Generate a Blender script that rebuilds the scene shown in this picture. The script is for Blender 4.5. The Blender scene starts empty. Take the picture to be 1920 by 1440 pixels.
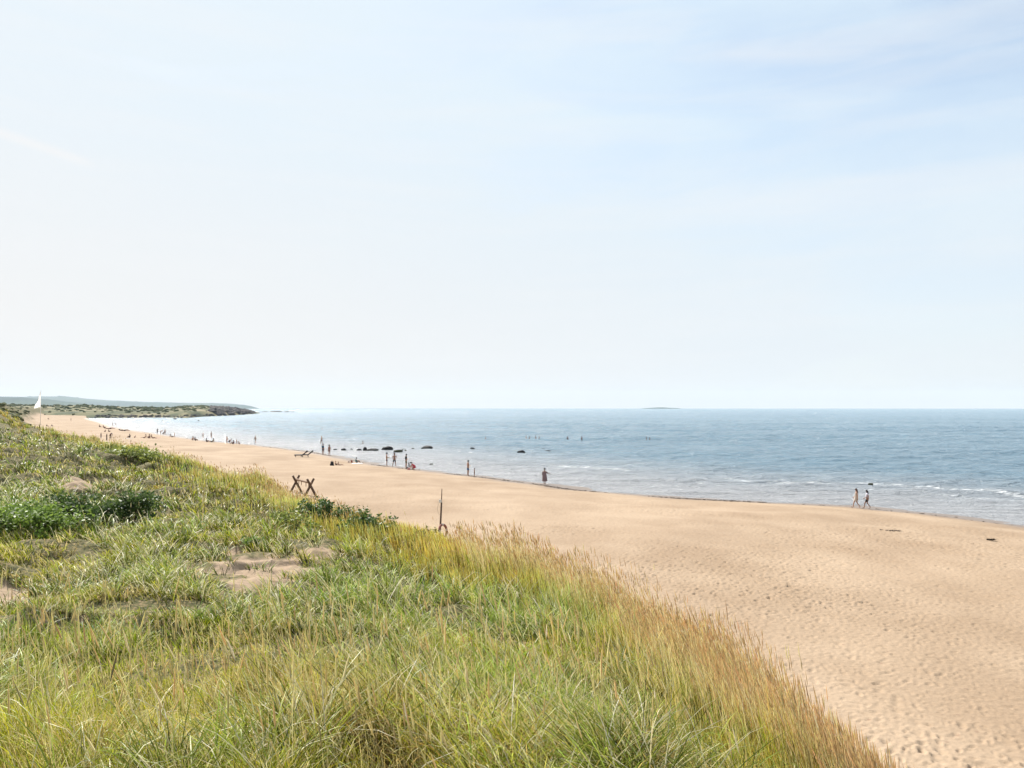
import bpy, bmesh, math, random
import numpy as np
from mathutils import Vector, Matrix

R = math.radians
PI = math.pi
SC = bpy.context.scene
COL = SC.collection
RS = np.random.RandomState(7)
random.seed(7)

# ------------------------------------------------------------------ camera, sky, sun, exposure
F = 1450.0                                   # focal length in photo pixels (1920 wide)
PITCH = math.atan(45 / F)
CH = 8.5                                     # camera height above the sea
cam_d = bpy.data.cameras.new('camera')
cam_d.sensor_width = 36
cam_d.lens = F / 1920 * 36
cam_d.clip_start = 0.05
cam_d.clip_end = 60000
cam = bpy.data.objects.new('camera', cam_d)
COL.objects.link(cam)
cam.location = (0, 0, CH)
cam.rotation_euler = (PI / 2 + PITCH, 0, 0)
SC.camera = cam

SUN_AZ = -33.0                               # degrees, clockwise from +Y (negative is to the left)
SUN_EL = 43.0
sd = Vector((math.sin(R(SUN_AZ)) * math.cos(R(SUN_EL)), math.cos(R(SUN_AZ)) * math.cos(R(SUN_EL)), math.sin(R(SUN_EL))))
sl = bpy.data.lights.new('sun', 'SUN')
sl.energy = 5.0
sl.angle = R(0.55)
sl.color = (1.0, 0.955, 0.88)
so = bpy.data.objects.new('sun', sl)
COL.objects.link(so)
so.rotation_euler = sd.to_track_quat('Z', 'Y').to_euler()
so.location = (-20, 20, 60)

W = bpy.data.worlds.new('World')
SC.world = W
W.use_nodes = True
nt = W.node_tree
for n in list(nt.nodes): nt.nodes.remove(n)
def N(t, typ, **kw):
    n = t.nodes.new(typ)
    for k, v in kw.items():
        if hasattr(n, k): setattr(n, k, v)
    return n
def L(t, a, b): t.links.new(a, b)
wo = N(nt, 'ShaderNodeOutputWorld')
bg = N(nt, 'ShaderNodeBackground')
sky = N(nt, 'ShaderNodeTexSky', sky_type='NISHITA')
sky.sun_disc = False
sky.sun_elevation = R(SUN_EL)
sky.sun_rotation = R(SUN_AZ)
sky.air_density = 1.0
sky.dust_density = 0.8
sky.ozone_density = 1.0
tc = N(nt, 'ShaderNodeTexCoord')
sep = N(nt, 'ShaderNodeSeparateXYZ'); L(nt, tc.outputs['Generated'], sep.inputs[0])
# thin high cloud veil: thick towards the horizon and towards the sun, wispy above
mp = N(nt, 'ShaderNodeMapping'); mp.inputs['Scale'].default_value = (1.6, 1.2, 5.5); L(nt, tc.outputs['Generated'], mp.inputs[0])
n1 = N(nt, 'ShaderNodeTexNoise'); n1.inputs['Scale'].default_value = 1.5; n1.inputs['Detail'].default_value = 9; n1.inputs['Roughness'].default_value = 0.55; n1.inputs['Distortion'].default_value = 0.8
L(nt, mp.outputs[0], n1.inputs['Vector'])
r1 = N(nt, 'ShaderNodeMapRange'); r1.inputs['From Min'].default_value = 0.38; r1.inputs['From Max'].default_value = 0.66; L(nt, n1.outputs['Fac'], r1.inputs['Value'])
rz = N(nt, 'ShaderNodeMapRange'); rz.interpolation_type = 'SMOOTHSTEP'
rz.inputs['From Min'].default_value = 0.0; rz.inputs['From Max'].default_value = 0.52
rz.inputs['To Min'].default_value = 1.0; rz.inputs['To Max'].default_value = 0.60
L(nt, sep.outputs['Z'], rz.inputs['Value'])
dt = N(nt, 'ShaderNodeVectorMath', operation='DOT_PRODUCT'); L(nt, tc.outputs['Generated'], dt.inputs[0]); dt.inputs[1].default_value = (-0.78, 0.6, 0.1)
rs = N(nt, 'ShaderNodeMapRange'); rs.inputs['From Min'].default_value = 0.15; rs.inputs['From Max'].default_value = 1.0; rs.inputs['To Min'].default_value = -0.14; rs.inputs['To Max'].default_value = 0.30; L(nt, dt.outputs['Value'], rs.inputs['Value'])
m1 = N(nt, 'ShaderNodeMath', operation='MULTIPLY_ADD'); L(nt, r1.outputs[0], m1.inputs[0]); m1.inputs[1].default_value = 0.30; L(nt, rz.outputs[0], m1.inputs[2])
m2 = N(nt, 'ShaderNodeMath', operation='ADD'); L(nt, m1.outputs[0], m2.inputs[0]); L(nt, rs.outputs[0], m2.inputs[1]); m2.use_clamp = True
skm = N(nt, 'ShaderNodeVectorMath', operation='SCALE'); L(nt, sky.outputs[0], skm.inputs[0]); skm.inputs['Scale'].default_value = 1.3
mx = N(nt, 'ShaderNodeMix', data_type='RGBA')
L(nt, m2.outputs[0], mx.inputs['Factor']); L(nt, skm.outputs[0], mx.inputs[6])
# the veil is whiter low down and towards the sun, and carries the aureole round the sun
vc = N(nt, 'ShaderNodeMix', data_type='RGBA'); vc.inputs[6].default_value = (5.8, 6.85, 7.7, 1); vc.inputs[7].default_value = (7.05, 6.98, 6.92, 1)
vf = N(nt, 'ShaderNodeMath', operation='ADD', use_clamp=True); vz = N(nt, 'ShaderNodeMapRange'); vz.inputs['From Max'].default_value = 0.34; vz.inputs['To Min'].default_value = 0.85; vz.inputs['To Max'].default_value = 0.1; L(nt, sep.outputs['Z'], vz.inputs['Value'])
L(nt, vz.outputs[0], vf.inputs[0]); vd = N(nt, 'ShaderNodeMapRange'); vd.inputs['From Min'].default_value = 0.35; vd.inputs['From Max'].default_value = 0.95; vd.inputs['To Min'].default_value = -0.15; vd.inputs['To Max'].default_value = 0.35; L(nt, dt.outputs['Value'], vd.inputs['Value']); L(nt, vd.outputs[0], vf.inputs[1])
L(nt, vf.outputs[0], vc.inputs['Factor'])
sdot = N(nt, 'ShaderNodeVectorMath', operation='DOT_PRODUCT'); L(nt, tc.outputs['Generated'], sdot.inputs[0]); sdot.inputs[1].default_value = sd
smx = N(nt, 'ShaderNodeMath', operation='MAXIMUM'); L(nt, sdot.outputs['Value'], smx.inputs[0]); smx.inputs[1].default_value = 0
sp2 = N(nt, 'ShaderNodeMath', operation='POWER'); L(nt, smx.outputs[0], sp2.inputs[0]); sp2.inputs[1].default_value = 5
sma = N(nt, 'ShaderNodeMath', operation='MULTIPLY_ADD'); L(nt, sp2.outputs[0], sma.inputs[0]); sma.inputs[1].default_value = 0.05; sma.inputs[2].default_value = 1.0
vs_ = N(nt, 'ShaderNodeVectorMath', operation='SCALE'); L(nt, vc.outputs[2], vs_.inputs[0]); L(nt, sma.outputs[0], vs_.inputs['Scale'])
L(nt, vs_.outputs[0], mx.inputs[7])
# streaks of cirrus and one old vapour trail
mp2 = N(nt, 'ShaderNodeMapping'); mp2.inputs['Scale'].default_value = (1.4, 1.0, 12); mp2.inputs['Rotation'].default_value = (0, R(5), 0); L(nt, tc.outputs['Generated'], mp2.inputs[0])
n9 = N(nt, 'ShaderNodeTexNoise'); n9.inputs['Scale'].default_value = 2.2; n9.inputs['Detail'].default_value = 8; n9.inputs['Roughness'].default_value = 0.6; n9.inputs['Distortion'].default_value = 0.4; L(nt, mp2.outputs[0], n9.inputs['Vector'])
r9 = N(nt, 'ShaderNodeMapRange'); r9.inputs['From Min'].default_value = 0.45; r9.inputs['From Max'].default_value = 0.75; r9.inputs['To Max'].default_value = 0.4; L(nt, n9.outputs['Fac'], r9.inputs['Value'])
def _dir(px, py):
    u = (px - 960) / F; v = (720 - py) / F
    return Vector((u, math.cos(PITCH) - v * math.sin(PITCH), math.sin(PITCH) + v * math.cos(PITCH))).normalized()
ta, tb = _dir(-60, 228), _dir(182, 312)
tn = ta.cross(tb).normalized(); tm = (ta + tb).normalized()
d1_ = N(nt, 'ShaderNodeVectorMath', operation='DOT_PRODUCT'); L(nt, tc.outputs['Generated'], d1_.inputs[0]); d1_.inputs[1].default_value = tn
a1_ = N(nt, 'ShaderNodeMath', operation='ABSOLUTE'); L(nt, d1_.outputs['Value'], a1_.inputs[0])
t1_ = N(nt, 'ShaderNodeMapRange', interpolation_type='SMOOTHSTEP'); t1_.inputs['From Min'].default_value = 0.0; t1_.inputs['From Max'].default_value = 0.009; t1_.inputs['To Min'].default_value = 0.9; t1_.inputs['To Max'].default_value = 0.0; L(nt, a1_.outputs[0], t1_.inputs['Value'])
d2_ = N(nt, 'ShaderNodeVectorMath', operation='DOT_PRODUCT'); L(nt, tc.outputs['Generated'], d2_.inputs[0]); d2_.inputs[1].default_value = tm
t2_ = N(nt, 'ShaderNodeMapRange', interpolation_type='SMOOTHSTEP'); t2_.inputs['From Min'].default_value = math.cos(ta.angle(tb) / 2 + .01); t2_.inputs['From Max'].default_value = math.cos(ta.angle(tb) / 2 - .03); L(nt, d2_.outputs['Value'], t2_.inputs['Value'])
t3_ = N(nt, 'ShaderNodeMath', operation='MULTIPLY'); L(nt, t1_.outputs[0], t3_.inputs[0]); L(nt, t2_.outputs[0], t3_.inputs[1])
t4_ = N(nt, 'ShaderNodeMath', operation='MAXIMUM'); L(nt, t3_.outputs[0], t4_.inputs[0]); L(nt, r9.outputs[0], t4_.inputs[1])
mx2 = N(nt, 'ShaderNodeMix', data_type='RGBA'); L(nt, t4_.outputs[0], mx2.inputs['Factor']); L(nt, mx.outputs[2], mx2.inputs[6]); mx2.inputs[7].default_value = (7.2, 7.3, 7.4, 1)
bg.inputs['Strength'].default_value = 0.0705
L(nt, mx2.outputs[2], bg.inputs['Color']); L(nt, bg.outputs[0], wo.inputs['Surface'])

SC.view_settings.view_transform = 'Standard'
SC.view_settings.look = 'None'
SC.view_settings.exposure = 0.85
SC.view_settings.gamma = 1.0

# ------------------------------------------------------------------ helpers
def tag(o, label=None, cat=None, group=None, kind=None):
    if label: o['label'] = label
    if cat: o['category'] = cat
    if group: o['group'] = group
    if kind: o['kind'] = kind
    return o
def empty(name, loc=(0, 0, 0), rz=0.0):
    o = bpy.data.objects.new(name, None); COL.objects.link(o)
    o.empty_display_size = 0.2
    o.location = loc; o.rotation_euler = (0, 0, rz)
    return o
def mesh_np(name, V, faces, mats=None, cols=None, smooth=False, loose=None):
    """V (n,3); faces: list of int arrays (m,k)"""
    me = bpy.data.meshes.new(name)
    V = np.asarray(V, np.float32)
    me.vertices.add(len(V)); me.vertices.foreach_set('co', V.ravel())
    idx = np.concatenate([f.ravel() for f in faces]).astype(np.int32)
    tot = np.concatenate([np.full(len(f), f.shape[1], np.int32) for f in faces])
    st = np.concatenate([[0], np.cumsum(tot)[:-1]]).astype(np.int32)
    me.loops.add(len(idx)); me.loops.foreach_set('vertex_index', idx)
    me.polygons.add(len(tot)); me.polygons.foreach_set('loop_start', st); me.polygons.foreach_set('loop_total', tot)
    if smooth: me.polygons.foreach_set('use_smooth', np.ones(len(tot), bool))
    if cols:
        for an, c in cols.items():
            if c.ndim == 1:
                a = me.attributes.new(an, 'FLOAT', 'POINT'); a.data.foreach_set('value', c.astype(np.float32))
            else:
                a = me.attributes.new(an, 'FLOAT_COLOR', 'POINT')
                if c.shape[1] == 3: c = np.concatenate([c, np.ones((len(c), 1))], 1)
                a.data.foreach_set('color', c.astype(np.float32).ravel())
    me.update(calc_edges=True)
    if mats: me.materials.append(mats)
    return me
def link(name, me, parent=None, mat=None):
    o = bpy.data.objects.new(name, me); COL.objects.link(o)
    if parent: o.parent = parent
    if mat is not None:
        if me.materials: me.materials[0] = mat
        else: me.materials.append(mat)
    return o
def grid_faces(nr, nc, wrap=False):
    i = np.arange(nr - 1)[:, None]; j = np.arange(nc - (0 if wrap else 1))[None, :]
    j2 = (j + 1) % nc
    a = i * nc + j; b = i * nc + j2; c = (i + 1) * nc + j2; d = (i + 1) * nc + j
    return np.stack([a, b, c, d], -1).reshape(-1, 4)

def _hash(ix, iy, seed):
    h = (ix.astype(np.int64) * 374761393 + iy.astype(np.int64) * 668265263 + seed * 1274126177) & 0xffffffff
    h = ((h ^ (h >> 13)) * 1274126177) & 0xffffffff
    h = (h ^ (h >> 16)) & 0xffffffff
    return h.astype(np.float64) / 4294967295.0
def vnoise(x, y, seed=0):
    x = np.asarray(x, float); y = np.asarray(y, float)
    ix = np.floor(x); iy = np.floor(y); fx = x - ix; fy = y - iy
    ux = fx * fx * (3 - 2 * fx); uy = fy * fy * (3 - 2 * fy)
    a = _hash(ix, iy, seed); b = _hash(ix + 1, iy, seed); c = _hash(ix, iy + 1, seed); d = _hash(ix + 1, iy + 1, seed)
    return (a * (1 - ux) + b * ux) * (1 - uy) + (c * (1 - ux) + d * ux) * uy
def fbm(x, y, seed=0, octv=4, gain=0.5):
    s = 0; a = 1; t = 0
    for k in range(octv):
        s = s + a * vnoise(x * 2 ** k + 17.3 * k, y * 2 ** k - 9.1 * k, seed + k); t += a; a *= gain
    return s / t
def sstep(a, b, x):
    t = np.clip((x - a) / (b - a), 0, 1); return t * t * (3 - 2 * t)

# ------------------------------------------------------------------ camera geometry used to place things where they stand
cp, sp_ = math.cos(PITCH), math.sin(PITCH)
def ray(px, py):
    u = (px - 960) / F; v = (720 - py) / F
    return np.array([u, cp - v * sp_, sp_ + v * cp])
def proj(x, y, z):
    dz = z - CH
    dep = y * cp + dz * sp_; up = -y * sp_ + dz * cp
    dep = np.where(dep < 0.05, 0.05, dep)
    return 960 + F * x / dep, 720 - F * up / dep
def at_z(px, py, z=0.0):
    d = ray(px, py); k = (z - CH) / d[2]
    return np.array([d[0] * k, d[1] * k])

# waterline and dune crest in plan
WL = [(2600, 1075), (2200, 1022), (1920, 985), (1760, 965), (1600, 949), (1400, 940), (1280, 934), (1100, 919), (1021, 908), (900, 893), (780, 879.5), (725, 873),
      (650, 858.5), (600, 849), (560, 844), (480, 834.5), (400, 828), (330, 818.5), (270, 809.5), (220, 802), (195, 793), (172, 787.5), (165, 785)]
WLP = np.array([at_z(a, b) for a, b in WL])
CRI = [(3000, 1900, 5.2), (2300, 1760, 5.2), (1830, 1640, 5.15), (1655, 1530, 5.1), (1540, 1450, 5.05), (1430, 1365, 5.0), (1285, 1244, 4.85), (1100, 1140, 4.6), (1000, 1090, 4.45), (880, 1045, 4.25),
       (740, 1004, 4.2), (640, 962, 4.1), (560, 935, 4.05), (500, 910, 4.05), (400, 881, 4.1), (280, 855, 4.3), (200, 838, 4.6), (100, 806, 5.75), (0, 788, 6.85)]
CRP = [tuple(at_z(a, b, c)) + (c,) for a, b, c in CRI]
CRP = [(2.2, -30, 5.5), (4.3, -8, 5.3), (4.9, -2, 5.25)] + CRP + [(-98, 150, 7.5), (-150, 225, 8.5), (-203, 305, 10.6), (-243, 375, 9.6), (-300, 470, 8.0), (-380, 600, 8.0), (-480, 800, 8)]
CRP = np.array(CRP)

def polyline_dist(x, y, P):
    """signed distance to a polyline (positive on the right-hand side when walking it) + attribute param"""
    best = np.full(x.shape, 1e18); sgn = np.ones(x.shape); par = np.zeros(x.shape)
    for i in range(len(P) - 1):
        ax, ay = P[i][0], P[i][1]; bx, by = P[i + 1][0], P[i + 1][1]
        dx, dy = bx - ax, by - ay; l2 = dx * dx + dy * dy
        t = np.clip(((x - ax) * dx + (y - ay) * dy) / l2, 0, 1)
        ex = x - (ax + t * dx); ey = y - (ay + t * dy)
        d2 = ex * ex + ey * ey
        cr = dx * (y - ay) - dy * (x - ax)
        m = d2 < best - 1e-9
        best = np.where(m, d2, best); sgn = np.where(m, np.where(cr < 0, 1.0, -1.0), sgn); par = np.where(m, i + t, par)
    return np.sqrt(best) * sgn, par

# thin-plate surface of the dune top
CTL = [(0, 1440, 6.25), (600, 1440, 6.2), (1200, 1440, 5.75), (1500, 1440, 5.3), (300, 1240, 5.75), (620, 1240, 5.6), (900, 1240, 5.45), (1150, 1260, 5.2), (0, 1240, 5.85),
       (300, 1120, 5.45), (100, 1110, 5.45), (500, 1150, 5.35), (500, 1060, 5.1), (780, 1110, 4.95), (900, 1130, 4.9), (300, 960, 5.0), (300, 1010, 5.1), (100, 900, 5.4), (0, 900, 5.75),
       (60, 1000, 5.3), (300, 890, 4.75), (450, 940, 4.55), (600, 990, 4.55), (640, 1035, 4.75), (0, 830, 6.6), (60, 840, 6.0), (150, 842, 5.3), (200, 880, 5.1)]
TP = [tuple(at_z(a, b, c)) + (c,) for a, b, c in CTL] + [tuple(p) for p in CRP]
TP += [(0, 0, 6.75), (0, -20, 7.0), (-20, 0, 7.0), (-20, -25, 7.2), (-50, 10, 7.6), (-60, 50, 7.4), (-75, 85, 7.6), (-95, 110, 8.4), (-110, 60, 8.5), (-150, 160, 9.5), (-220, 280, 11), (-260, 200, 12), (-300, 420, 9.5), (-500, 500, 12), (-420, 620, 9)]
TP = np.array(TP)
TPS_S = 30.0
def _phi(r2): return np.where(r2 > 1e-12, 0.5 * r2 * np.log(r2 + 1e-12), 0.0)
_n = len(TP)
_A = np.zeros((_n + 3, _n + 3))
_dx = (TP[:, None, 0] - TP[None, :, 0]) / TPS_S; _dy = (TP[:, None, 1] - TP[None, :, 1]) / TPS_S
_A[:_n, :_n] = _phi(_dx ** 2 + _dy ** 2) + np.eye(_n) * 1e-4
_A[:_n, _n] = 1; _A[:_n, _n + 1] = TP[:, 0] / TPS_S; _A[:_n, _n + 2] = TP[:, 1] / TPS_S
_A[_n:, :_n] = _A[:_n, _n:].T
_w = np.linalg.solve(_A, np.concatenate([TP[:, 2], [0, 0, 0]]))
def tps(x, y):
    z = _w[_n] + _w[_n + 1] * x / TPS_S + _w[_n + 2] * y / TPS_S
    for i in range(_n):
        z = z + _w[i] * _phi(((x - TP[i, 0]) / TPS_S) ** 2 + ((y - TP[i, 1]) / TPS_S) ** 2)
    return z

SCARP = [(np.array([at_z(a, b, 5.6) for a, b in ((-60, 1215), (100, 1200), (210, 1196), (330, 1216), (430, 1208), (600, 1220), (700, 1236))]), .30, 2.4, .20),
         (np.array([at_z(a, b, 5.1) for a, b in ((400, 1092), (470, 1070), (540, 1056), (640, 1044))]), .30, 2.0, .15)]
def scarps(x, y):
    """small wind-cut steps in the dune, as (px,py) curves laid on the ground"""
    z = 0.0
    for P, hh, dec, wd_ in SCARP:
        s, par = polyline_dist(x, y, P)
        n = len(P) - 1
        s = s + (fbm(x * 1.4, y * 1.4, 41, 3) - .5) * .9
        end = np.clip(par * 1.5, 0, 1) * np.clip((n - par) * 1.5, 0, 1)
        hh = hh * np.clip(2.6 * fbm(x * .7, y * .7, 43, 2) - .7, .1, 1.3)
        z = z + hh * end * sstep(-wd_, wd_, -s) * np.exp(-np.maximum(-s, 0) / dec)
    return z

# bare sand: (px, py, rx, ry) ellipses seen in the photo, turned into plan shapes
BARE = [(505, 1062, 135, 40), (20, 1118, 75, 26), (155, 905, 60, 13), (1060, 1470, 40, 30), (110, 1165, 60, 14)]
def px_of(x, y, z): return proj(x, y, z)
def bare_mask(px, py, x, y):
    m = np.zeros(x.shape)
    wob = (fbm(x * 1.3, y * 0.8, 51, 4, .6) - 0.5) * 2.1
    for (a, b, rx, ry) in BARE:
        d = np.sqrt(((px - a) / rx) ** 2 + ((py - b) / ry) ** 2) + wob
        m = np.maximum(m, 1 - sstep(0.75, 1.05, d))
    return m

def height(x, y, full=False):
    x = np.asarray(x, float); y = np.asarray(y, float)
    s, par = polyline_dist(x, y, CRP)
    t, _ = polyline_dist(x, y, WLP); t = -t
    s = s + (fbm(x * .25, y * .25, 5, 3) - .5) * 1.6 * np.clip(np.hypot(x, y) / 25, .25, 3)
    zc = np.interp(par, np.arange(len(CRP)), CRP[:, 2])
    D = np.hypot(x, y)
    # beach profile: positive t is inland
    zb = np.where(t > 0, 2.3 * (1 - np.exp(-np.maximum(t, 0) / 27.0)) - 0.0, t * 0.055)
    zb = np.maximum(zb, -3.5)
    zb = zb + np.where(t > 3, (fbm(x * 0.12, y * 0.12, 11, 3) - 0.5) * 0.28 * sstep(3, 18, t), 0)
    T = tps(x, y)
    top = np.where(s < 0, T, zc)
    top = top * (1 - sstep(-1.2, 0.3, s)) + zc * sstep(-1.2, 0.3, s) if False else T * (1 - sstep(-1.5, 1.0, s)) + zc * sstep(-1.5, 1.0, s)
    hum = (fbm(x * 0.30, y * 0.30, 25, 2) - .5) * .5 + (fbm(x * 0.55, y * 0.55, 21, 4) - 0.5) * 0.80 + (fbm(x * 1.7, y * 1.7, 31, 2) - 0.5) * 0.30
    bc = at_z(515, 1060, 5.1); hum = hum * (1 - .85 * np.exp(-((x - bc[0]) ** 2 + (y - bc[1]) ** 2) / 5.0))
    top = top + hum * np.clip(0.45 + D / 40, 0.45, 1.6) * (1 - 0.5 * sstep(-1.5, 1, s))
    top = top + scarps(x, y)
    wid = np.maximum(2.2, (top - zb) * 1.55)
    w = sstep(-0.25, 1.0, s / wid)
    z = top * (1 - w) + zb * w
    if full: return z, s, t, w
    return z

def ground(px, py, zoff=0.0):
    """march the pixel ray on to the land or the water and return that point"""
    d = ray(px, py)
    k = np.geomspace(3.5, 2200, 5000)
    X, Y, Z = d[0] * k, d[1] * k, CH + d[2] * k
    h = np.maximum(height(X, Y), 0.0)
    i = int(np.argmax(Z < h))
    if Z[i] >= h[i]: i = len(k) - 1
    return Vector((X[i], Y[i], float(h[i])))

# ------------------------------------------------------------------ materials
def newmat(name):
    m = bpy.data.materials.new(name); m.use_nodes = True
    t = m.node_tree
    for n in list(t.nodes): t.nodes.remove(n)
    o = N(t, 'ShaderNodeOutputMaterial')
    return m, t, o
_simple = {}
def smat(col, rough=0.7, var=0.12, scale=6.0, spec=0.3):
    key = (tuple(round(c, 3) for c in col), rough, var, scale)
    if key in _simple: return _simple[key]
    m, t, o = newmat('mat_%d' % len(_simple))
    p = N(t, 'ShaderNodeBsdfPrincipled'); p.inputs['Roughness'].default_value = rough
    p.inputs['Specular IOR Level'].default_value = spec
    tcn = N(t, 'ShaderNodeTexCoord')
    nn = N(t, 'ShaderNodeTexNoise'); nn.inputs['Scale'].default_value = scale; nn.inputs['Detail'].default_value = 4
    L(t, tcn.outputs['Object'], nn.inputs['Vector'])
    mr = N(t, 'ShaderNodeMapRange'); mr.inputs['To Min'].default_value = 1 - var * 2; mr.inputs['To Max'].default_value = 1 + var * 2
    L(t, nn.outputs['Fac'], mr.inputs['Value'])
    v = N(t, 'ShaderNodeVectorMath', operation='SCALE'); v.inputs[0].default_value = col[:3]; L(t, mr.outputs[0], v.inputs['Scale'])
    L(t, v.outputs[0], p.inputs['Base Color'])
    L(t, p.outputs[0], o.inputs['Surface'])
    _simple[key] = m
    return m

# sand + dune soil on one sheet
def mat_ground():
    m, t, o = newmat('ground_sand')
    p = N(t, 'ShaderNodeBsdfPrincipled'); p.inputs['Specular IOR Level'].default_value = 0.15
    g = N(t, 'ShaderNodeNewGeometry')
    av = N(t, 'ShaderNodeAttribute', attribute_name='veg')
    aw = N(t, 'ShaderNodeAttribute', attribute_name='wet')
    ap = N(t, 'ShaderNodeAttribute', attribute_name='tone')
    n = N(t, 'ShaderNodeTexNoise'); n.inputs['Scale'].default_value = 0.22; n.inputs['Detail'].default_value = 6; L(t, g.outputs['Position'], n.inputs['Vector'])
    n2 = N(t, 'ShaderNodeTexNoise'); n2.inputs['Scale'].default_value = 9; n2.inputs['Detail'].default_value = 6; L(t, g.outputs['Position'], n2.inputs['Vector'])
    c1 = N(t, 'ShaderNodeMix', data_type='RGBA'); c1.inputs[6].default_value = (0.283, 0.200, 0.131, 1); c1.inputs[7].default_value = (0.376, 0.278, 0.192, 1)
    mpb = N(t, 'ShaderNodeMapping'); mpb.inputs['Rotation'].default_value = (0, 0, R(48)); mpb.inputs['Scale'].default_value = (1, .3, 1); L(t, g.outputs['Position'], mpb.inputs[0])
    nb = N(t, 'ShaderNodeTexNoise'); nb.inputs['Scale'].default_value = 0.16; nb.inputs['Detail'].default_value = 5; L(t, mpb.outputs[0], nb.inputs['Vector'])
    ad = N(t, 'ShaderNodeMath', operation='ADD'); L(t, n.outputs['Fac'], ad.inputs[0]); L(t, nb.outputs['Fac'], ad.inputs[1])
    am = N(t, 'ShaderNodeMapRange'); am.inputs['From Min'].default_value = .78; am.inputs['From Max'].default_value = 1.25; L(t, ad.outputs[0], am.inputs['Value'])
    L(t, am.outputs[0], c1.inputs['Factor'])
    c2 = N(t, 'ShaderNodeMix', data_type='RGBA', blend_type='MULTIPLY'); c2.inputs['Factor'].default_value = 1
    mr = N(t, 'ShaderNodeMapRange'); mr.inputs['From Min'].default_value = .3; mr.inputs['From Max'].default_value = .7; mr.inputs['To Min'].default_value = 0.9; mr.inputs['To Max'].default_value = 1.06; L(t, n2.outputs['Fac'], mr.inputs['Value'])
    L(t, c1.outputs[2], c2.inputs[6]); L(t, mr.outputs[0], c2.inputs[7])
    # dark grit specks, enlarged to paint shaded footprint pits into the sand colour
    vo = N(t, 'ShaderNodeTexVoronoi'); vo.inputs['Scale'].default_value = 1.9; L(t, g.outputs['Position'], vo.inputs['Vector'])
    vr = N(t, 'ShaderNodeMapRange'); vr.inputs['From Min'].default_value = 0.05; vr.inputs['From Max'].default_value = 0.11; vr.inputs['To Min'].default_value = 0.75; vr.inputs['To Max'].default_value = 0.0; L(t, vo.outputs['Distance'], vr.inputs['Value'])
    c2b = N(t, 'ShaderNodeMix', data_type='RGBA'); L(t, vr.outputs[0], c2b.inputs['Factor']); L(t, c2.outputs[2], c2b.inputs[6]); c2b.inputs[7].default_value = (0.24, 0.16, 0.11, 1)
    # soil / litter under the grass
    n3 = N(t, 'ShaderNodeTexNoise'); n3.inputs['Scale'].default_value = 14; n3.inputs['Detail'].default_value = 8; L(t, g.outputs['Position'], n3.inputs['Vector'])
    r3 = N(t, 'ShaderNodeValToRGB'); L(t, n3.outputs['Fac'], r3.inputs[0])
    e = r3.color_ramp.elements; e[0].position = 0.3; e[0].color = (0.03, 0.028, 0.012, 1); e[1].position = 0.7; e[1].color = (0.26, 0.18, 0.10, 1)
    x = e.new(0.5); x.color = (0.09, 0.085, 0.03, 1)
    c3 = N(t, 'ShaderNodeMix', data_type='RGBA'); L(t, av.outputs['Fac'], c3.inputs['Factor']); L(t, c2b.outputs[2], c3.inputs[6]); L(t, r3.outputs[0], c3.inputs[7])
    # wet band along the water
    c4 = N(t, 'ShaderNodeMix', data_type='RGBA'); L(t, aw.outputs['Fac'], c4.inputs['Factor']); L(t, c3.outputs[2], c4.inputs[6]); c4.inputs[7].default_value = (0.19, 0.14, 0.105, 1)
    L(t, c4.outputs[2], p.inputs['Base Color'])
    rr = N(t, 'ShaderNodeMapRange'); rr.inputs['To Min'].default_value = 0.95; rr.inputs['To Max'].default_value = 0.35; L(t, aw.outputs['Fac'], rr.inputs['Value']); L(t, rr.outputs[0], p.inputs['Roughness'])
    b = N(t, 'ShaderNodeBump'); b.inputs['Strength'].default_value = 0.6; b.inputs['Distance'].default_value = 0.06
    n5 = N(t, 'ShaderNodeTexNoise'); n5.inputs['Scale'].default_value = 5; n5.inputs['Detail'].default_value = 8; n5.inputs['Roughness'].default_value = .65; L(t, g.outputs['Position'], n5.inputs['Vector'])
    L(t, n5.outputs['Fac'], b.inputs['Height']); L(t, b.outputs[0], p.inputs['Normal'])
    L(t, p.outputs[0], o.inputs['Surface'])
    return m

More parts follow.
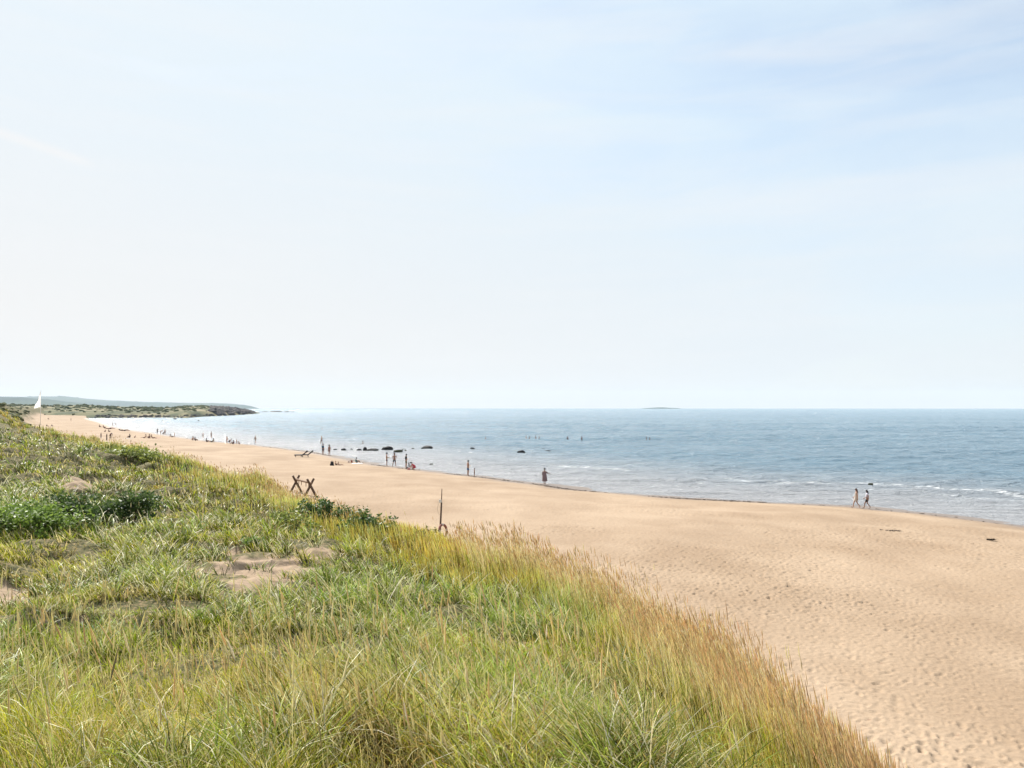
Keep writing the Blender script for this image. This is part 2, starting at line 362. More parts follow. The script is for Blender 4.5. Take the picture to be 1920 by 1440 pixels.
def mat_water():
    m, t, o = newmat('sea_water')
    p = N(t, 'ShaderNodeBsdfPrincipled')
    p.inputs['IOR'].default_value = 1.33
    g = N(t, 'ShaderNodeNewGeometry')
    sh = N(t, 'ShaderNodeAttribute', attribute_name='shore')     # distance to the waterline in metres
    cd = N(t, 'ShaderNodeAttribute', attribute_name='fine')      # 1 near shore, 0 far out
    dep = N(t, 'ShaderNodeMapRange', interpolation_type='SMOOTHSTEP'); dep.inputs['From Min'].default_value = 0; dep.inputs['From Max'].default_value = 55; L(t, sh.outputs['Fac'], dep.inputs['Value'])
    np_ = N(t, 'ShaderNodeTexNoise'); np_.inputs['Scale'].default_value = 0.012; np_.inputs['Detail'].default_value = 5; L(t, g.outputs['Position'], np_.inputs['Vector'])
    cf = N(t, 'ShaderNodeMix', data_type='RGBA'); L(t, np_.outputs['Fac'], cf.inputs['Factor']); cf.inputs[6].default_value = (0.115, 0.21, 0.28, 1); cf.inputs[7].default_value = (0.20, 0.30, 0.365, 1)
    c = N(t, 'ShaderNodeMix', data_type='RGBA'); L(t, dep.outputs[0], c.inputs['Factor']); c.inputs[6].default_value = (0.38, 0.375, 0.38, 1); L(t, cf.outputs[2], c.inputs[7])
    # foam
    af = N(t, 'ShaderNodeAttribute', attribute_name='foam')
    mpf = N(t, 'ShaderNodeMapping'); mpf.inputs['Scale'].default_value = (0.5, 1.5, 1); L(t, g.outputs['Position'], mpf.inputs[0])
    nf = N(t, 'ShaderNodeTexNoise'); nf.inputs['Scale'].default_value = 1.6; nf.inputs['Detail'].default_value = 8; nf.inputs['Roughness'].default_value = .7; L(t, mpf.outputs[0], nf.inputs['Vector'])
    fa = N(t, 'ShaderNodeMath', operation='ADD'); L(t, nf.outputs['Fac'], fa.inputs[0]); L(t, af.outputs['Fac'], fa.inputs[1])
    fr = N(t, 'ShaderNodeMapRange'); fr.inputs['From Min'].default_value = 0.95; fr.inputs['From Max'].default_value = 1.12; L(t, fa.outputs[0], fr.inputs['Value'])
    c2 = N(t, 'ShaderNodeMix', data_type='RGBA'); L(t, fr.outputs[0], c2.inputs['Factor']); L(t, c.outputs[2], c2.inputs[6]); c2.inputs[7].default_value = (0.72, 0.73, 0.74, 1)
    L(t, c2.outputs[2], p.inputs['Base Color'])
    ro = N(t, 'ShaderNodeMapRange'); ro.inputs['To Min'].default_value = 0.2; ro.inputs['To Max'].default_value = 0.8; L(t, fr.outputs[0], ro.inputs['Value']); L(t, ro.outputs[0], p.inputs['Roughness'])
    # ripples at three scales, crests lying across the view
    prev = None
    for (sx, sy, sc, st, di) in ((0.3, 1.3, 0.10, 1.0, 3.0), (0.45, 1.6, 0.35, 1.0, 1.6), (0.6, 1.4, 1.6, 1.0, 0.5), (0.7, 1.2, 6.0, 1.0, 0.17)):
        mp_ = N(t, 'ShaderNodeMapping'); mp_.inputs['Scale'].default_value = (sx, sy, 1); mp_.inputs['Rotation'].default_value = (0, 0, R(-6)); L(t, g.outputs['Position'], mp_.inputs[0])
        nn = N(t, 'ShaderNodeTexNoise'); nn.inputs['Scale'].default_value = sc; nn.inputs['Detail'].default_value = 5; nn.inputs['Roughness'].default_value = .6; nn.inputs['Distortion'].default_value = .5
        L(t, mp_.outputs[0], nn.inputs['Vector'])
        b = N(t, 'ShaderNodeBump'); b.inputs['Strength'].default_value = st; b.inputs['Distance'].default_value = di
        L(t, nn.outputs['Fac'], b.inputs['Height'])
        if prev: L(t, prev.outputs[0], b.inputs['Normal'])
        prev = b
    L(t, prev.outputs[0], p.inputs['Normal'])
    L(t, p.outputs[0], o.inputs['Surface'])
    return m

def mat_blade(name, rough=0.42, trans=0.45, spec=0.4):
    m, t, o = newmat(name)
    a = N(t, 'ShaderNodeAttribute', attribute_name='col')
    p = N(t, 'ShaderNodeBsdfPrincipled'); p.inputs['Roughness'].default_value = rough; p.inputs['Specular IOR Level'].default_value = spec
    L(t, a.outputs['Color'], p.inputs['Base Color'])
    tr = N(t, 'ShaderNodeBsdfTranslucent'); L(t, a.outputs['Color'], tr.inputs['Color'])
    mx_ = N(t, 'ShaderNodeMixShader'); mx_.inputs[0].default_value = trans
    L(t, p.outputs[0], mx_.inputs[1]); L(t, tr.outputs[0], mx_.inputs[2]); L(t, mx_.outputs[0], o.inputs['Surface'])
    return m

M_GROUND = mat_ground(); M_WATER = mat_water()

# ------------------------------------------------------------------ land sheet (beach + dune in one)
print('land')
th = np.concatenate([np.radians(np.linspace(-180, -46, 40, endpoint=False)), np.radians(np.linspace(-46, 46, 1050, endpoint=False)), np.radians(np.linspace(46, 180, 40, endpoint=False))])
rr_ = np.concatenate([np.geomspace(0.6, 12, 170, endpoint=False), np.geomspace(12, 95, 620, endpoint=False), np.geomspace(95, 1200, 190)])
TH, RR = np.meshgrid(th, rr_)
X = (np.sin(TH) * RR); Y = (np.cos(TH) * RR)
Z, S, T_, Wd = height(X, Y, True)
PX, PY = proj(X, Y, Z)
bm_ = bare_mask(PX, PY, X, Y)
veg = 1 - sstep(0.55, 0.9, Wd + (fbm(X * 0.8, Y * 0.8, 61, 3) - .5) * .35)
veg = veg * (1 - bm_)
wet = (1 - sstep(0.8, 5.0, T_ + (fbm(X * 0.3, Y * 0.3, 71, 3) - .5) * 3.0))
# trodden sand: pits left by feet
pit = np.zeros_like(X)
sel = (RR > 9) & (RR < 95) & (T_ > 0.5) & (Wd > 0.3) & (np.abs(TH) < 0.82)
xs, ys = X[sel], Y[sel]
pp = np.zeros(xs.shape)
for cell, dep_, rad, prob, sd_ in ((0.24, 0.055, 0.065, 0.8, 3), (0.43, 0.08, 0.10, 0.6, 4), (1.3, 0.075, 0.18, 0.35, 5)):
    ix0, iy0 = np.floor(xs / cell), np.floor(ys / cell)
    for di in (-1, 0, 1):
        for dj in (-1, 0, 1):
            ix, iy = ix0 + di, iy0 + dj
            h1 = _hash(ix, iy, sd_); h2 = _hash(ix, iy, sd_ + 10); h3 = _hash(ix, iy, sd_ + 20); h4 = _hash(ix, iy, sd_ + 30)
            cx, cy = (ix + h1) * cell, (iy + h2) * cell
            an = h4 * 6.28
            ex = (xs - cx) * np.cos(an) + (ys - cy) * np.sin(an); ey = -(xs - cx) * np.sin(an) + (ys - cy) * np.cos(an)
            q = (ex / (rad * 1.35)) ** 2 + (ey / (rad * .7)) ** 2
            amp = np.where(h3 < prob, dep_ * (0.4 + h3), 0)
            pp += -amp * np.exp(-q * 1.2) + amp * 0.35 * np.exp(-(np.sqrt(q) - 1.5) ** 2 * 4)
pp *= 0.4 + 0.5 * sstep(.35, .65, fbm(xs * .11, ys * .16, 81, 3)) * sstep(0, 8, T_[sel])
pp += -.05 * np.exp(-((T_[sel] - 30 + 1.5 * fbm(xs * .06, ys * .06, 83, 2)) / .35) ** 2) * sstep(8, 14, xs)
for (tx, ty, an) in ((9, 20, .25), (14, 24, -.5), (22, 30, .15), (4, 40, -.9), (18, 42, .6), (-8, 70, -.7)):
    # a walked trail: a line of prints
    ca, sa_ = math.cos(an), math.sin(an); al = (xs - tx) * sa_ + (ys - ty) * ca; ac = (xs - tx) * ca - (ys - ty) * sa_ + .8 * np.sin(al * .12)
    k_ = np.floor(al / .62); la = al - (k_ + .5) * .62; lc = ac - np.where(k_ % 2 == 0, .1, -.1)
    pp += -.04 * np.exp(-(la / .14) ** 2 - (lc / .075) ** 2) * (np.abs(al) < 26)
pit[sel] = pp
# faint old tide ridges, parallel to the water
ridge = 0.05 * np.sin((T_ + 2 * fbm(X * .05, Y * .05, 91, 2)) * 0.8) * sstep(2, 6, T_) * (1 - sstep(24, 30, T_))
Z = Z + (pit + ridge) * (Wd > .3)
Z = Z + bm_ * (1 - sstep(.3, .6, Wd)) * ((fbm(X * 3.2, Y * 3.2, 401, 4, .6) - .5) * .12 - .03)
# keep the land below the water where it is far out
land = mesh_np('beach', np.stack([X.ravel(), Y.ravel(), Z.ravel()], 1), [grid_faces(len(rr_), len(th), True)], M_GROUND, {'veg': veg.ravel(), 'wet': wet.ravel()}, smooth=True)
lo = link('beach', land); tag(lo, 'wide pale sand beach rising to grassy dunes', kind='structure')

# ------------------------------------------------------------------ sea
print('sea')
th = np.concatenate([np.radians(np.linspace(-75, -46, 30, endpoint=False)), np.radians(np.linspace(-46, 46, 800, endpoint=False)), np.radians(np.linspace(46, 110, 50))])
rr_ = np.concatenate([np.geomspace(28, 60, 60, endpoint=False), np.geomspace(60, 1500, 820, endpoint=False), np.geomspace(1500, 13500, 110)])
TH, RR = np.meshgrid(th, rr_)
X = (np.sin(TH) * RR); Y = (np.cos(TH) * RR)
t, _ = polyline_dist(X, Y, WLP)               # positive out at sea
ts = np.clip(t, -5, 400)
Zw = np.zeros_like(X)
warp = (fbm(X * .02, Y * .02, 101, 3) - .5)
calm = sstep(-1, 30, t)
for k, (wl, amp, ang) in enumerate(((9.0, 0.07, -8), (5.3, 0.05, 6), (3.1, 0.028, -20), (14.0, 0.06, 3), (2.1, 0.015, 14))):
    a = R(ang); ph = (X * math.sin(a) + Y * math.cos(a)) * 2 * PI / wl + warp * 26 + k * 2
    env = 0.25 + 1.5 * np.clip(fbm(X / wl * .10 + k * 7, Y / wl * .35, 111 + k, 3) - .3, 0, 1)
    Zw += 3.8 * amp * env * (2 * np.abs(np.sin(ph / 2)) ** 0.8 - 1) * -1 * (0.4 + .6 * calm) * np.exp(-(RR / 1500))
# little breakers that run along the shore
foam = np.zeros_like(X)
w2 = (fbm(X * .035, Y * .035, 131, 3) - .5) * 9
for (off, wd, am, xlo, xhi, fo) in ((2.6, .35, .04, -80, 80, .25), (7.8, .45, .05, -60, 90, .3), (13.5, .5, .08, -50, 60, .3), (15.2, .4, .06, 0, 90, .2), (19, .5, .08, 10, 90, .25), (33, .7, .1, 10, 120, .2), (5.5, .45, .06, -60, 60, .20), (10.5, .55, .09, -40, 90, .26), (17, .7, .14, -10, 70, .36), (22.5, .85, .19, 2, 110, .50), (27, .7, .12, -30, 60, .28), (38, .8, .1, -60, 10, .25)):
    d = (t + w2 - off)
    along = sstep(.33, .50, fbm(X * .07 + off * 3, Y * .02, 141, 4)) * sstep(xlo - 8, xlo + 8, X) * (1 - sstep(xhi - 8, xhi + 8, X))
    Zw += am * along * np.exp(-(d / wd) ** 2)
    foam = np.maximum(foam, (.26 + fo * .55) * along * np.exp(-((d + wd * 1.1) / (wd * 1.3)) ** 2))
# swash edge
foam = np.maximum(foam, 0.42 * np.exp(-((t - 0.5) / 0.6) ** 2) * (0.35 + fbm(X * .12, Y * .12, 151, 3)))
# scattered whitecaps
wc = sstep(.70, .80, fbm(X * .09, Y * .30, 161, 4)) * (t > 25) * (t < 260)
foam = np.maximum(foam, wc * .30)
Zw = Zw + 0.015
sea = mesh_np('sea', np.stack([X.ravel(), Y.ravel(), Zw.ravel()], 1), [grid_faces(len(rr_), len(th))], M_WATER, {'shore': np.maximum(t, 0).ravel(), 'foam': foam.ravel()}, smooth=True)
tag(link('sea', sea), 'calm blue grey sea with small ripples and thin foam lines', kind='structure')

# ------------------------------------------------------------------ headland, hills, islet
print('far land')
def mat_far(name, cols, scale, rough=.9):
    m, t, o = newmat(name)
    p = N(t, 'ShaderNodeBsdfPrincipled'); p.inputs['Roughness'].default_value = rough; p.inputs['Specular IOR Level'].default_value = 0.1
    g = N(t, 'ShaderNodeNewGeometry')
    mp_ = N(t, 'ShaderNodeMapping'); mp_.inputs['Scale'].default_value = (1.0, .30, 2.5); L(t, g.outputs['Position'], mp_.inputs[0])
    n = N(t, 'ShaderNodeTexNoise'); n.inputs['Scale'].default_value = scale; n.inputs['Detail'].default_value = 8; n.inputs['Roughness'].default_value = .62; L(t, mp_.outputs[0], n.inputs['Vector'])
    r = N(t, 'ShaderNodeValToRGB'); L(t, n.outputs['Fac'], r.inputs[0])
    e = r.color_ramp.elements
    ps = np.linspace(.32, .68, len(cols))
    e[0].position = ps[0]; e[0].color = (*cols[0], 1); e[1].position = ps[-1]; e[1].color = (*cols[-1], 1)
    for q, c in zip(ps[1:-1], cols[1:-1]):
        x = e.new(q); x.color = (*c, 1)
    L(t, r.outputs[0], p.inputs['Base Color']); L(t, p.outputs[0], o.inputs['Surface'])
    return m
M_HEAD = mat_far('headland_heath', [(.025, .035, .02), (.065, .075, .032), (.125, .115, .055), (.18, .155, .085), (.30, .235, .16)], .035)
HPX = np.array([-120, 0, 60, 100, 160, 200, 250, 300, 330, 350, 375, 400, 430, 455, 470, 480, 488])
HYN = np.array([784.5, 784, 783.5, 783.5, 784, 783.6, 783.2, 782.8, 783.2, 783.8, 781.5, 780.3, 779, 777.5, 776.5, 775.5, 774.8])   # near shore row
HYT = np.array([755, 757, 759.5, 760, 760, 761.5, 763, 765, 763.5, 762, 761.5, 762.5, 764.5, 767.5, 770, 772.5, 774.0])             # skyline row
uu = np.linspace(-120, 487.5, 360)
yn = np.interp(uu, HPX, HYN); yt = np.interp(uu, HPX, HYT) + (fbm(uu * .05, uu * 0, 171, 4) - .5) * 2.6 * np.interp(uu, [0, 440, 487], [1, 1, .2])
Dn = np.array([at_z(a, b)[1] for a, b in zip(uu, yn)])
Dr = np.maximum(Dn * 1.05 + 30, np.interp(uu, [-120, 200, 400, 488], [1100, 1050, 1180, 1300]))
Zr = CH + (765 - yt) / F * Dr
rows = np.concatenate([[-.03], np.linspace(0, 1, 46), np.linspace(1.05, 1.6, 12)])
HV = []
for q in rows:
    D_ = Dn + (Dr - Dn) * q
    if q <= 1:
        prof = np.clip(q, 0, 1)
        f_ = 0.30 * np.clip(prof * 14, 0, 1) + .70 * (prof ** .8) if q >= 0 else 0
        # keep each row on a rising line of sight so the slope is seen
        z_ = f_ * Zr
    else:
        z_ = Zr * (1 - ((q - 1) / .6) ** 1.5) - .3
    x_ = (uu - 960) / F * D_
    nz = (fbm(x_ * .035, D_ * .025, 181, 4) - .5) * 4.0 * np.clip(q * 6, 0, 1) * (1 - .8 * np.clip(q, 0, 1)) * np.interp(uu, [0, 460, 488], [1, .8, .1])
    if q < 0: z_ = z_ - 1.5
    HV.append(np.stack([x_, D_, z_ + nz], 1))
HV = np.concatenate(HV)
hm = mesh_np('headland', HV, [grid_faces(len(rows), len(uu))], M_HEAD, smooth=True)
tag(link('headland', hm), 'low green heath headland running out to a dark rocky point', kind='structure')

# clumps of scrub and boulders along it (nobody could count them)
def blob_cloud(name, pts, sizes, mat, seed=0, flat=.6, jag=.35):
    r_ = np.random.RandomState(seed)
    bm = bmesh.new(); bmesh.ops.create_icosphere(bm, subdivisions=1, radius=1)
    bv = np.array([v.co[:] for v in bm.verts]); bf = np.array([[v.index for v in f.verts] for f in bm.faces]); bm.free()
    n = len(pts)
    jit = 1 + (r_.rand(n, len(bv), 1) - .5) * 2 * jag
    V = pts[:, None, :] + bv[None] * jit * np.stack([sizes, sizes, sizes * flat], 1)[:, None, :]
    Fc = (bf[None] + (np.arange(n) * len(bv))[:, None, None]).reshape(-1, 3)
    return mesh_np(name, V.reshape(-1, 3), [Fc], mat, smooth=False)
def head_pt(px, q):
    yn_ = np.interp(px, uu, Dn); dr_ = np.interp(px, uu, Dr); D_ = yn_ + (dr_ - yn_) * q
    f_ = 0.30 * np.clip(q * 14, 0, 1) + .70 * (np.clip(q, 0, 1) ** .8)
    return np.stack([(px - 960) / F * D_, D_, f_ * np.interp(px, uu, Zr)], -1)
M_SCRUB = mat_far('scrub_leaves', [(.035, .05, .022), (.06, .075, .03), (.10, .11, .045)], .2)
M_DROCK = mat_far('headland_rock', [(.02, .022, .028), (.055, .05, .05), (.10, .09, .085), (.22, .19, .16)], .12)
r_ = np.random.RandomState(3)
a = r_.uniform(-60, 430, 620); q = r_.rand(620) ** .8
P1 = head_pt(a, q); P1[:, 2] += .2
sz = r_.uniform(1.0, 3.2, 620) * np.interp(q, [0, 1], [.7, 1.15])
a2 = np.concatenate([r_.uniform(320, 420, 70), r_.uniform(60, 120, 10), r_.uniform(142, 160, 12)]); P2 = head_pt(a2, np.full(len(a2), .99))
sc_o = link('headland_scrub', blob_cloud('headland_scrub', np.concatenate([P1, P2]), np.concatenate([sz, r_.uniform(1.2, 2.6, len(a2))]), M_SCRUB, 5, .55))
tag(sc_o, 'dark green scrub bushes dotted over the far headland', 'scrub', kind='stuff')
a = np.concatenate([r_.uniform(395, 478, 420), r_.uniform(180, 400, 160)]); q = np.concatenate([r_.rand(420), r_.rand(160) * .035])
P1 = head_pt(a, q)
szr = np.concatenate([r_.uniform(1.6, 5.0, 420) * np.interp(a[:420], [395, 430, 478], [.8, 1, .55]), r_.uniform(.7, 1.7, 160)])
ro = link('headland_rocks', blob_cloud('headland_rocks', P1, szr, M_DROCK, 6, .62, .4))
tag(ro, 'dark boulders heaped on the rocky end of the far headland', 'rocks', kind='stuff')

M_HILL = mat_far('hill_forest_hazed', [(.012, .035, .04), (.025, .055, .05), (.05, .08, .06)], .0016)  # forest tones pushed dark and blue, painting in some distance haze
def ridge_mesh(name, prof, D, depth, lab, mat, noise=1.0, seed=0):
    p = np.array(prof, float); u_ = np.linspace(p[0, 0], p[-1, 0], 400)
    yt_ = np.interp(u_, p[:, 0], p[:, 1]) + (fbm(u_ * .045, u_ * 0 + seed, 191 + seed, 4) - .5) * noise
    zr = np.maximum(CH + (765 - yt_) / F * D, 0.0)
    Vs = []
    for q, f_ in ((0, -.02), (.12, .25), (.3, .5), (.5, .72), (.75, .9), (1, 1), (1.4, .85), (2, -.02)):
        Dd = D - depth + depth * q
        xx = (u_ - 960) / F * Dd
        Vs.append(np.stack([xx, np.full_like(xx, Dd), zr * f_ * (1 + .25 * (vnoise(u_ * .09, np.full_like(u_, q * 5), 201 + seed) - .5) * (q not in (0, 1, 2))) - (4 if f_ < 0 else 0)], 1))
    me = mesh_np(name, np.concatenate(Vs), [grid_faces(8, 400)], mat, smooth=True)
    return tag(link(name, me), lab, kind='structure')
ridge_mesh('hills', [(-700, 738), (-300, 744), (-100, 745), (0, 744.5), (40, 745), (80, 748), (120, 752.5), (160, 757), (200, 761), (240, 764.8)], 5200, 1200, 'wooded blue green hills behind the headland', M_HILL, 1.2, 1)
ridge_mesh('distant_hills', [(-400, 740), (-100, 741), (40, 744), (80, 743), (130, 743.5), (160, 747), (200, 750.5), (260, 753), (330, 755), (400, 755.5), (440, 757), (470, 761), (486, 765.3)], 10500, 2500, 'pale blue hills along the far coast', M_HILL, 1.3, 2)
isl = ridge_mesh('island', [(1205, 765.4), (1216, 764.9), (1228, 764.2), (1236, 763.8), (1246, 764.0), (1256, 764.6), (1275, 765.4)], 9500, 120, 'low dark islet on the horizon', M_HILL, .25, 3)

# ------------------------------------------------------------------ grass
print('grass')
def add_blades(store, base, az, Ln, a0, a1, wd, colb, colt, nseg=3, ctilt=None):
    """ribbon blades; base (n,3)"""
    n = len(base)
    if n == 0: return
    s = np.linspace(0, 1, nseg + 1)
    pts = [base]; p = base.copy()
    d = np.stack([np.sin(az), np.cos(az)], 1)
    for k in range(nseg):
        sm = (k + .5) / nseg
        ang = a0 + (a1 - a0) * sm ** 1.4
        st = Ln / nseg
        p = p + np.stack([d[:, 0] * np.sin(ang) * st, d[:, 1] * np.sin(ang) * st, np.cos(ang) * st], 1)
        pts.append(p)
    ra = RS.uniform(0, PI, n)
    # ribbons mostly show their flat side somewhere between the lean direction and the viewer
    wx, wy = np.cos(ra * .5 - PI / 4), np.sin(ra * .5 - PI / 4)
    V = []; C = []
    for k in range(nseg):
        wk = wd * (1 - .55 * (s[k]) ** 1.5) * .5 * (.75 if k == 0 else 1)
        o_ = np.stack([wx * wk, wy * wk, np.zeros(n)], 1)
        V += [pts[k] - o_, pts[k] + o_]
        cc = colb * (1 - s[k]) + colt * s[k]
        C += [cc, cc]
    V.append(pts[nseg]); C.append(colt)
    nv = 2 * nseg + 1
    V = np.stack(V, 1); C = np.stack(C, 1)
    off = (np.arange(n) * nv)[:, None]
    q = np.concatenate([off + np.array([[2 * k, 2 * k + 1, 2 * k + 3, 2 * k + 2]]) for k in range(nseg - 1)], 0)
    t_ = off + np.array([[2 * nseg - 2, 2 * nseg - 1, 2 * nseg]])
    store.append((V.reshape(-1, 3), C.reshape(-1, 3), q, t_))
    return pts
def flush(store, name, mat):
    off = 0; Vs = []; Cs = []; Q = []; T3 = []
    for V, C, q, t_ in store:
        Vs.append(V); Cs.append(C)
        if len(q): Q.append(q + off)
        if len(t_): T3.append(t_ + off)
        off += len(V)
    fs = []
    if Q: fs.append(np.concatenate(Q))
    if T3: fs.append(np.concatenate(T3))
    me = mesh_np(name, np.concatenate(Vs), fs, mat, {'col': np.concatenate(Cs)})
    print(name, len(me.polygons))
    return link(name, me)

# zones: (px, py, rx, ry, marram, fine, straw, seed, height)
ZONES = [
    (500, 1092, 110, 16, .3, .3, .5, .0, .35), (900, 1420, 330, 60, .1, .7, 2.6, 1.6, .85), (1180, 1430, 160, 50, .2, .8, 2.2, 1.6, .85), (760, 1350, 200, 50, .15, .8, 1.8, 1.2, .85), (300, 1400, 300, 60, .1, 1.4, .5, .6, .9), (1000, 1330, 160, 50, .3, .9, 1.4, .8, .9), (330, 1250, 330, 30, .15, 1.2, .7, 1.6, .9),
    (250, 1010, 420, 75, 1.0, .25, .25, .05, 1.0), (90, 930, 160, 40, 1.2, .2, .1, .0, 1.0), (470, 930, 250, 55, .9, .5, .2, .15, 1.0),
    (520, 960, 160, 50, 1.3, .2, .3, .0, .9), (150, 1170, 260, 55, .05, 1.0, 1.0, .05, .38), (430, 1160, 200, 45, .25, 1.0, .6, .05, .45), (620, 1120, 200, 50, 1.1, .5, .15, .0, .9),
    (820, 1180, 200, 80, 1.1, .5, .4, .0, 1.0), (250, 1340, 420, 120, .35, 1.1, .25, .9, .95), (850, 1380, 300, 90, .35, .8, 1.3, 1.0, .9),
    (200, 870, 200, 30, .4, 1.0, .3, .3, .8), (60, 850, 120, 40, .8, .6, .2, .1, 1.0), (150, 830, 130, 30, .9, .6, .3, .4, 1.0), (620, 1010, 120, 22, .2, 1.0, .2, .0, .45),
    (1000, 1200, 180, 70, .9, .7, .3, .1, 1.0), (1200, 1370, 150, 60, .7, .7, 1.1, .8, .9), (1450, 1420, 150, 60, .25, 1.4, .8, .5, .8), (300, 1060, 300, 50, .9, .6, .4, .05, .8), (420, 900, 200, 30, .5, .7, .4, .7, 1.0)]
def zone_vals(px, py, x, y):
    acc = np.zeros((len(px), 5)); wt = np.full(len(px), .35)
    acc += wt[:, None] * np.array([.6, .8, .3, .2, .85])
    for (a, b, rx, ry, *v) in ZONES:
        w_ = np.exp(-(((px - a) / rx) ** 2 + ((py - b) / ry) ** 2) * 1.3)
        acc += w_[:, None] * np.array(v); wt += w_
    v = acc / wt[:, None]
    n_ = fbm(x * .45, y * .45, 211, 3); n2_ = fbm(x * .9 + 30, y * .9, 221, 3)
    v[:, 0] *= np.clip(.2 + 4.5 * (n_ - .35), .1, 2.2); v[:, 1] *= np.clip(.2 + 4.5 * (.65 - n_), .15, 2.2); v[:, 2] *= np.clip(.1 + 5 * (n2_ - .38), .05, 2.5)
    return v

# tufts over the dune, denser (per area) near the viewer
NT = 88000
u_ = RS.uniform(-1.02, .95, NT); g_ = 1.25
dmin, dmax = 2.6, 330
rv = RS.rand(NT)
Dt = (dmin ** (1 - g_) + rv * (dmax ** (1 - g_) - dmin ** (1 - g_))) ** (1 / (1 - g_))
Xt = u_ * Dt; Yt = Dt
Zt, St, Tt, Wt = height(Xt, Yt, True)
Pt, Qt = proj(Xt, Yt, Zt)
bare = bare_mask(Pt, Qt, Xt, Yt)
keep = (Wt < .50) & (RS.rand(NT) > bare * .88) & (Qt < 1560)
Xt, Yt, Zt, St, Wt, Pt, Qt, Dt = [q[keep] for q in (Xt, Yt, Zt, St, Wt, Pt, Qt, Dt)]
zv = zone_vals(Pt, Qt, Xt, Yt)
# the seaward brow carries tall golden grass, greener at its foot
brow = np.exp(-((St + 0.2) / np.clip(Dt * .10, 1.0, 3.2)) ** 2) * sstep(-300, 0, Pt)
print('tufts', len(Xt))
st_m, st_f, st_d, st_s = [], [], [], []
# palettes (linear)
def jit(c, n, v=.48):
    b = np.clip(np.exp(RS.normal(-.06, v * .9, (n, 1))), .25, 1.9); h = RS.uniform(.92, 1.08, (n, 3)); return np.minimum(np.array(c)[None] * b * h, np.array([[.80, .72, .60]]))
ang_noise = lambda x, y: (fbm(x * .15, y * .15, 231, 2) - .5) * 3.0
def grow(store, idx, cnt, spread, Lmin, Lmax, wmm, a0r, a1r, cb, ct, lean=-1.2, leanw=.6, wpx=.8, hz=None, altc=None, altp=0, nsegn=5, hcol=None):
    """cnt blades from each tuft idx"""
    rep = np.repeat(idx, cnt)
    n = len(rep)
    if n == 0: return
    D_ = Dt[rep]
    r_ = np.sqrt(RS.rand(n)) * spread * np.clip(D_ / 14, .6, 3.0); ph = RS.uniform(0, 2 * PI, n)
    x = Xt[rep] + r_ * np.cos(ph); y = Yt[rep] + r_ * np.sin(ph)
    z = height(x, y) - .03
    az = np.where(RS.rand(n) < leanw, lean + ang_noise(x, y) + RS.normal(0, .5, n), ph)
    Ln = RS.uniform(Lmin, Lmax, n) * (hz[rep] if hz is not None else 1)
    wd = np.maximum(wmm * RS.uniform(.7, 1.3, n), wpx * D_ / 773.0)
    a0 = RS.uniform(*a0r, n); a1 = RS.uniform(*a1r, n)
    CB = jit(cb, n); CT = jit(ct, n)
    tf = TFV[rep][:, None]; CB = CB * tf * .42; CT = np.minimum(CT * tf * np.array([[1.08, 1.10, .68]]), .8) * (1 + (TFH[rep][:, None] - .5) * np.array([[.5, .0, -.3]]))  # blade feet darkened: brownish sheaths, plus shade painted in for depth
    if altc is not None:
        m = RS.rand(n) < altp
        CB[m] = jit(altc, m.sum()); CT[m] = jit(np.array(altc) * 1.15, m.sum())
    if hcol is not None:
        k_ = hcol[rep][:, None]; CT = CT * (1 - k_) + jit((.62, .45, .2), n) * k_; CB = CB * (1 - k_ * .5) + jit((.20, .17, .05), n) * k_ * .5
    B = np.stack([x, y, z], 1)
    near = D_ < 13
    for m, ns in ((near, nsegn), (~near, 3)):
        if m.any(): add_blades(store, B[m], az[m], Ln[m], a0[m], a1[m], wd[m], CB[m], CT[m], ns)

def tuft_tone():
    global TFV, TFH
    TFV = RS.uniform(.4, 1.65, len(Xt)) * np.clip(.18 + 1.75 * fbm(Xt * .95, Yt * .95, 281, 3), .3, 1.7); TFH = .5 * RS.rand(len(Xt)) + .5 * np.clip((fbm(Xt * .4, Yt * .4, 291, 3) - .3) * 2.5, 0, 1)
tuft_tone()
rn = RS.rand(len(Xt), 4)
gap = sstep(.34, .54, fbm(Xt * 1.25, Yt * 1.25, 295, 3)); rn[:, :3] += (1 - gap[:, None]) * .7; rn_t = RS.rand(len(Xt)) + (1 - gap) * .5
hz = (.55 + .6 * gap) * (1 - .55 * bare[keep]) * zv[:, 4] * np.clip(.35 + 1.2 * fbm(Xt * 1.1, Yt * 1.1, 241, 2), .4, 1.5)
# fine yellow-green sward
i = np.where(rn[:, 0] < zv[:, 1] * 1.1)[0]
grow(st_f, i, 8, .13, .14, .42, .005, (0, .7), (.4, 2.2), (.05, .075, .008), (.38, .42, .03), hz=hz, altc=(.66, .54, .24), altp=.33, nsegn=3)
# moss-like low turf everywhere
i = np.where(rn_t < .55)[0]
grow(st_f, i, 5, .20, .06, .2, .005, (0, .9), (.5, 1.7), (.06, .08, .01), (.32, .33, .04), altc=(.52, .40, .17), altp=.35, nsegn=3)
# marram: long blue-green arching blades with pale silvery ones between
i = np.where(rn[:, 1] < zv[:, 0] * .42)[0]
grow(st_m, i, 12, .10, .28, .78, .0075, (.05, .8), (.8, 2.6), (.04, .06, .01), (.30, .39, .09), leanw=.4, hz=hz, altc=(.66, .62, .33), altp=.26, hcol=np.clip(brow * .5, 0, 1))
# dead straw, curled and lying
i = np.where(rn[:, 2] < zv[:, 2] * 1.0)[0]
grow(st_d, i, 10, .14, .15, .5, .007, (.1, 1.2), (.8, 2.7), (.16, .10, .035), (.74, .56, .28), leanw=.2, hz=hz)
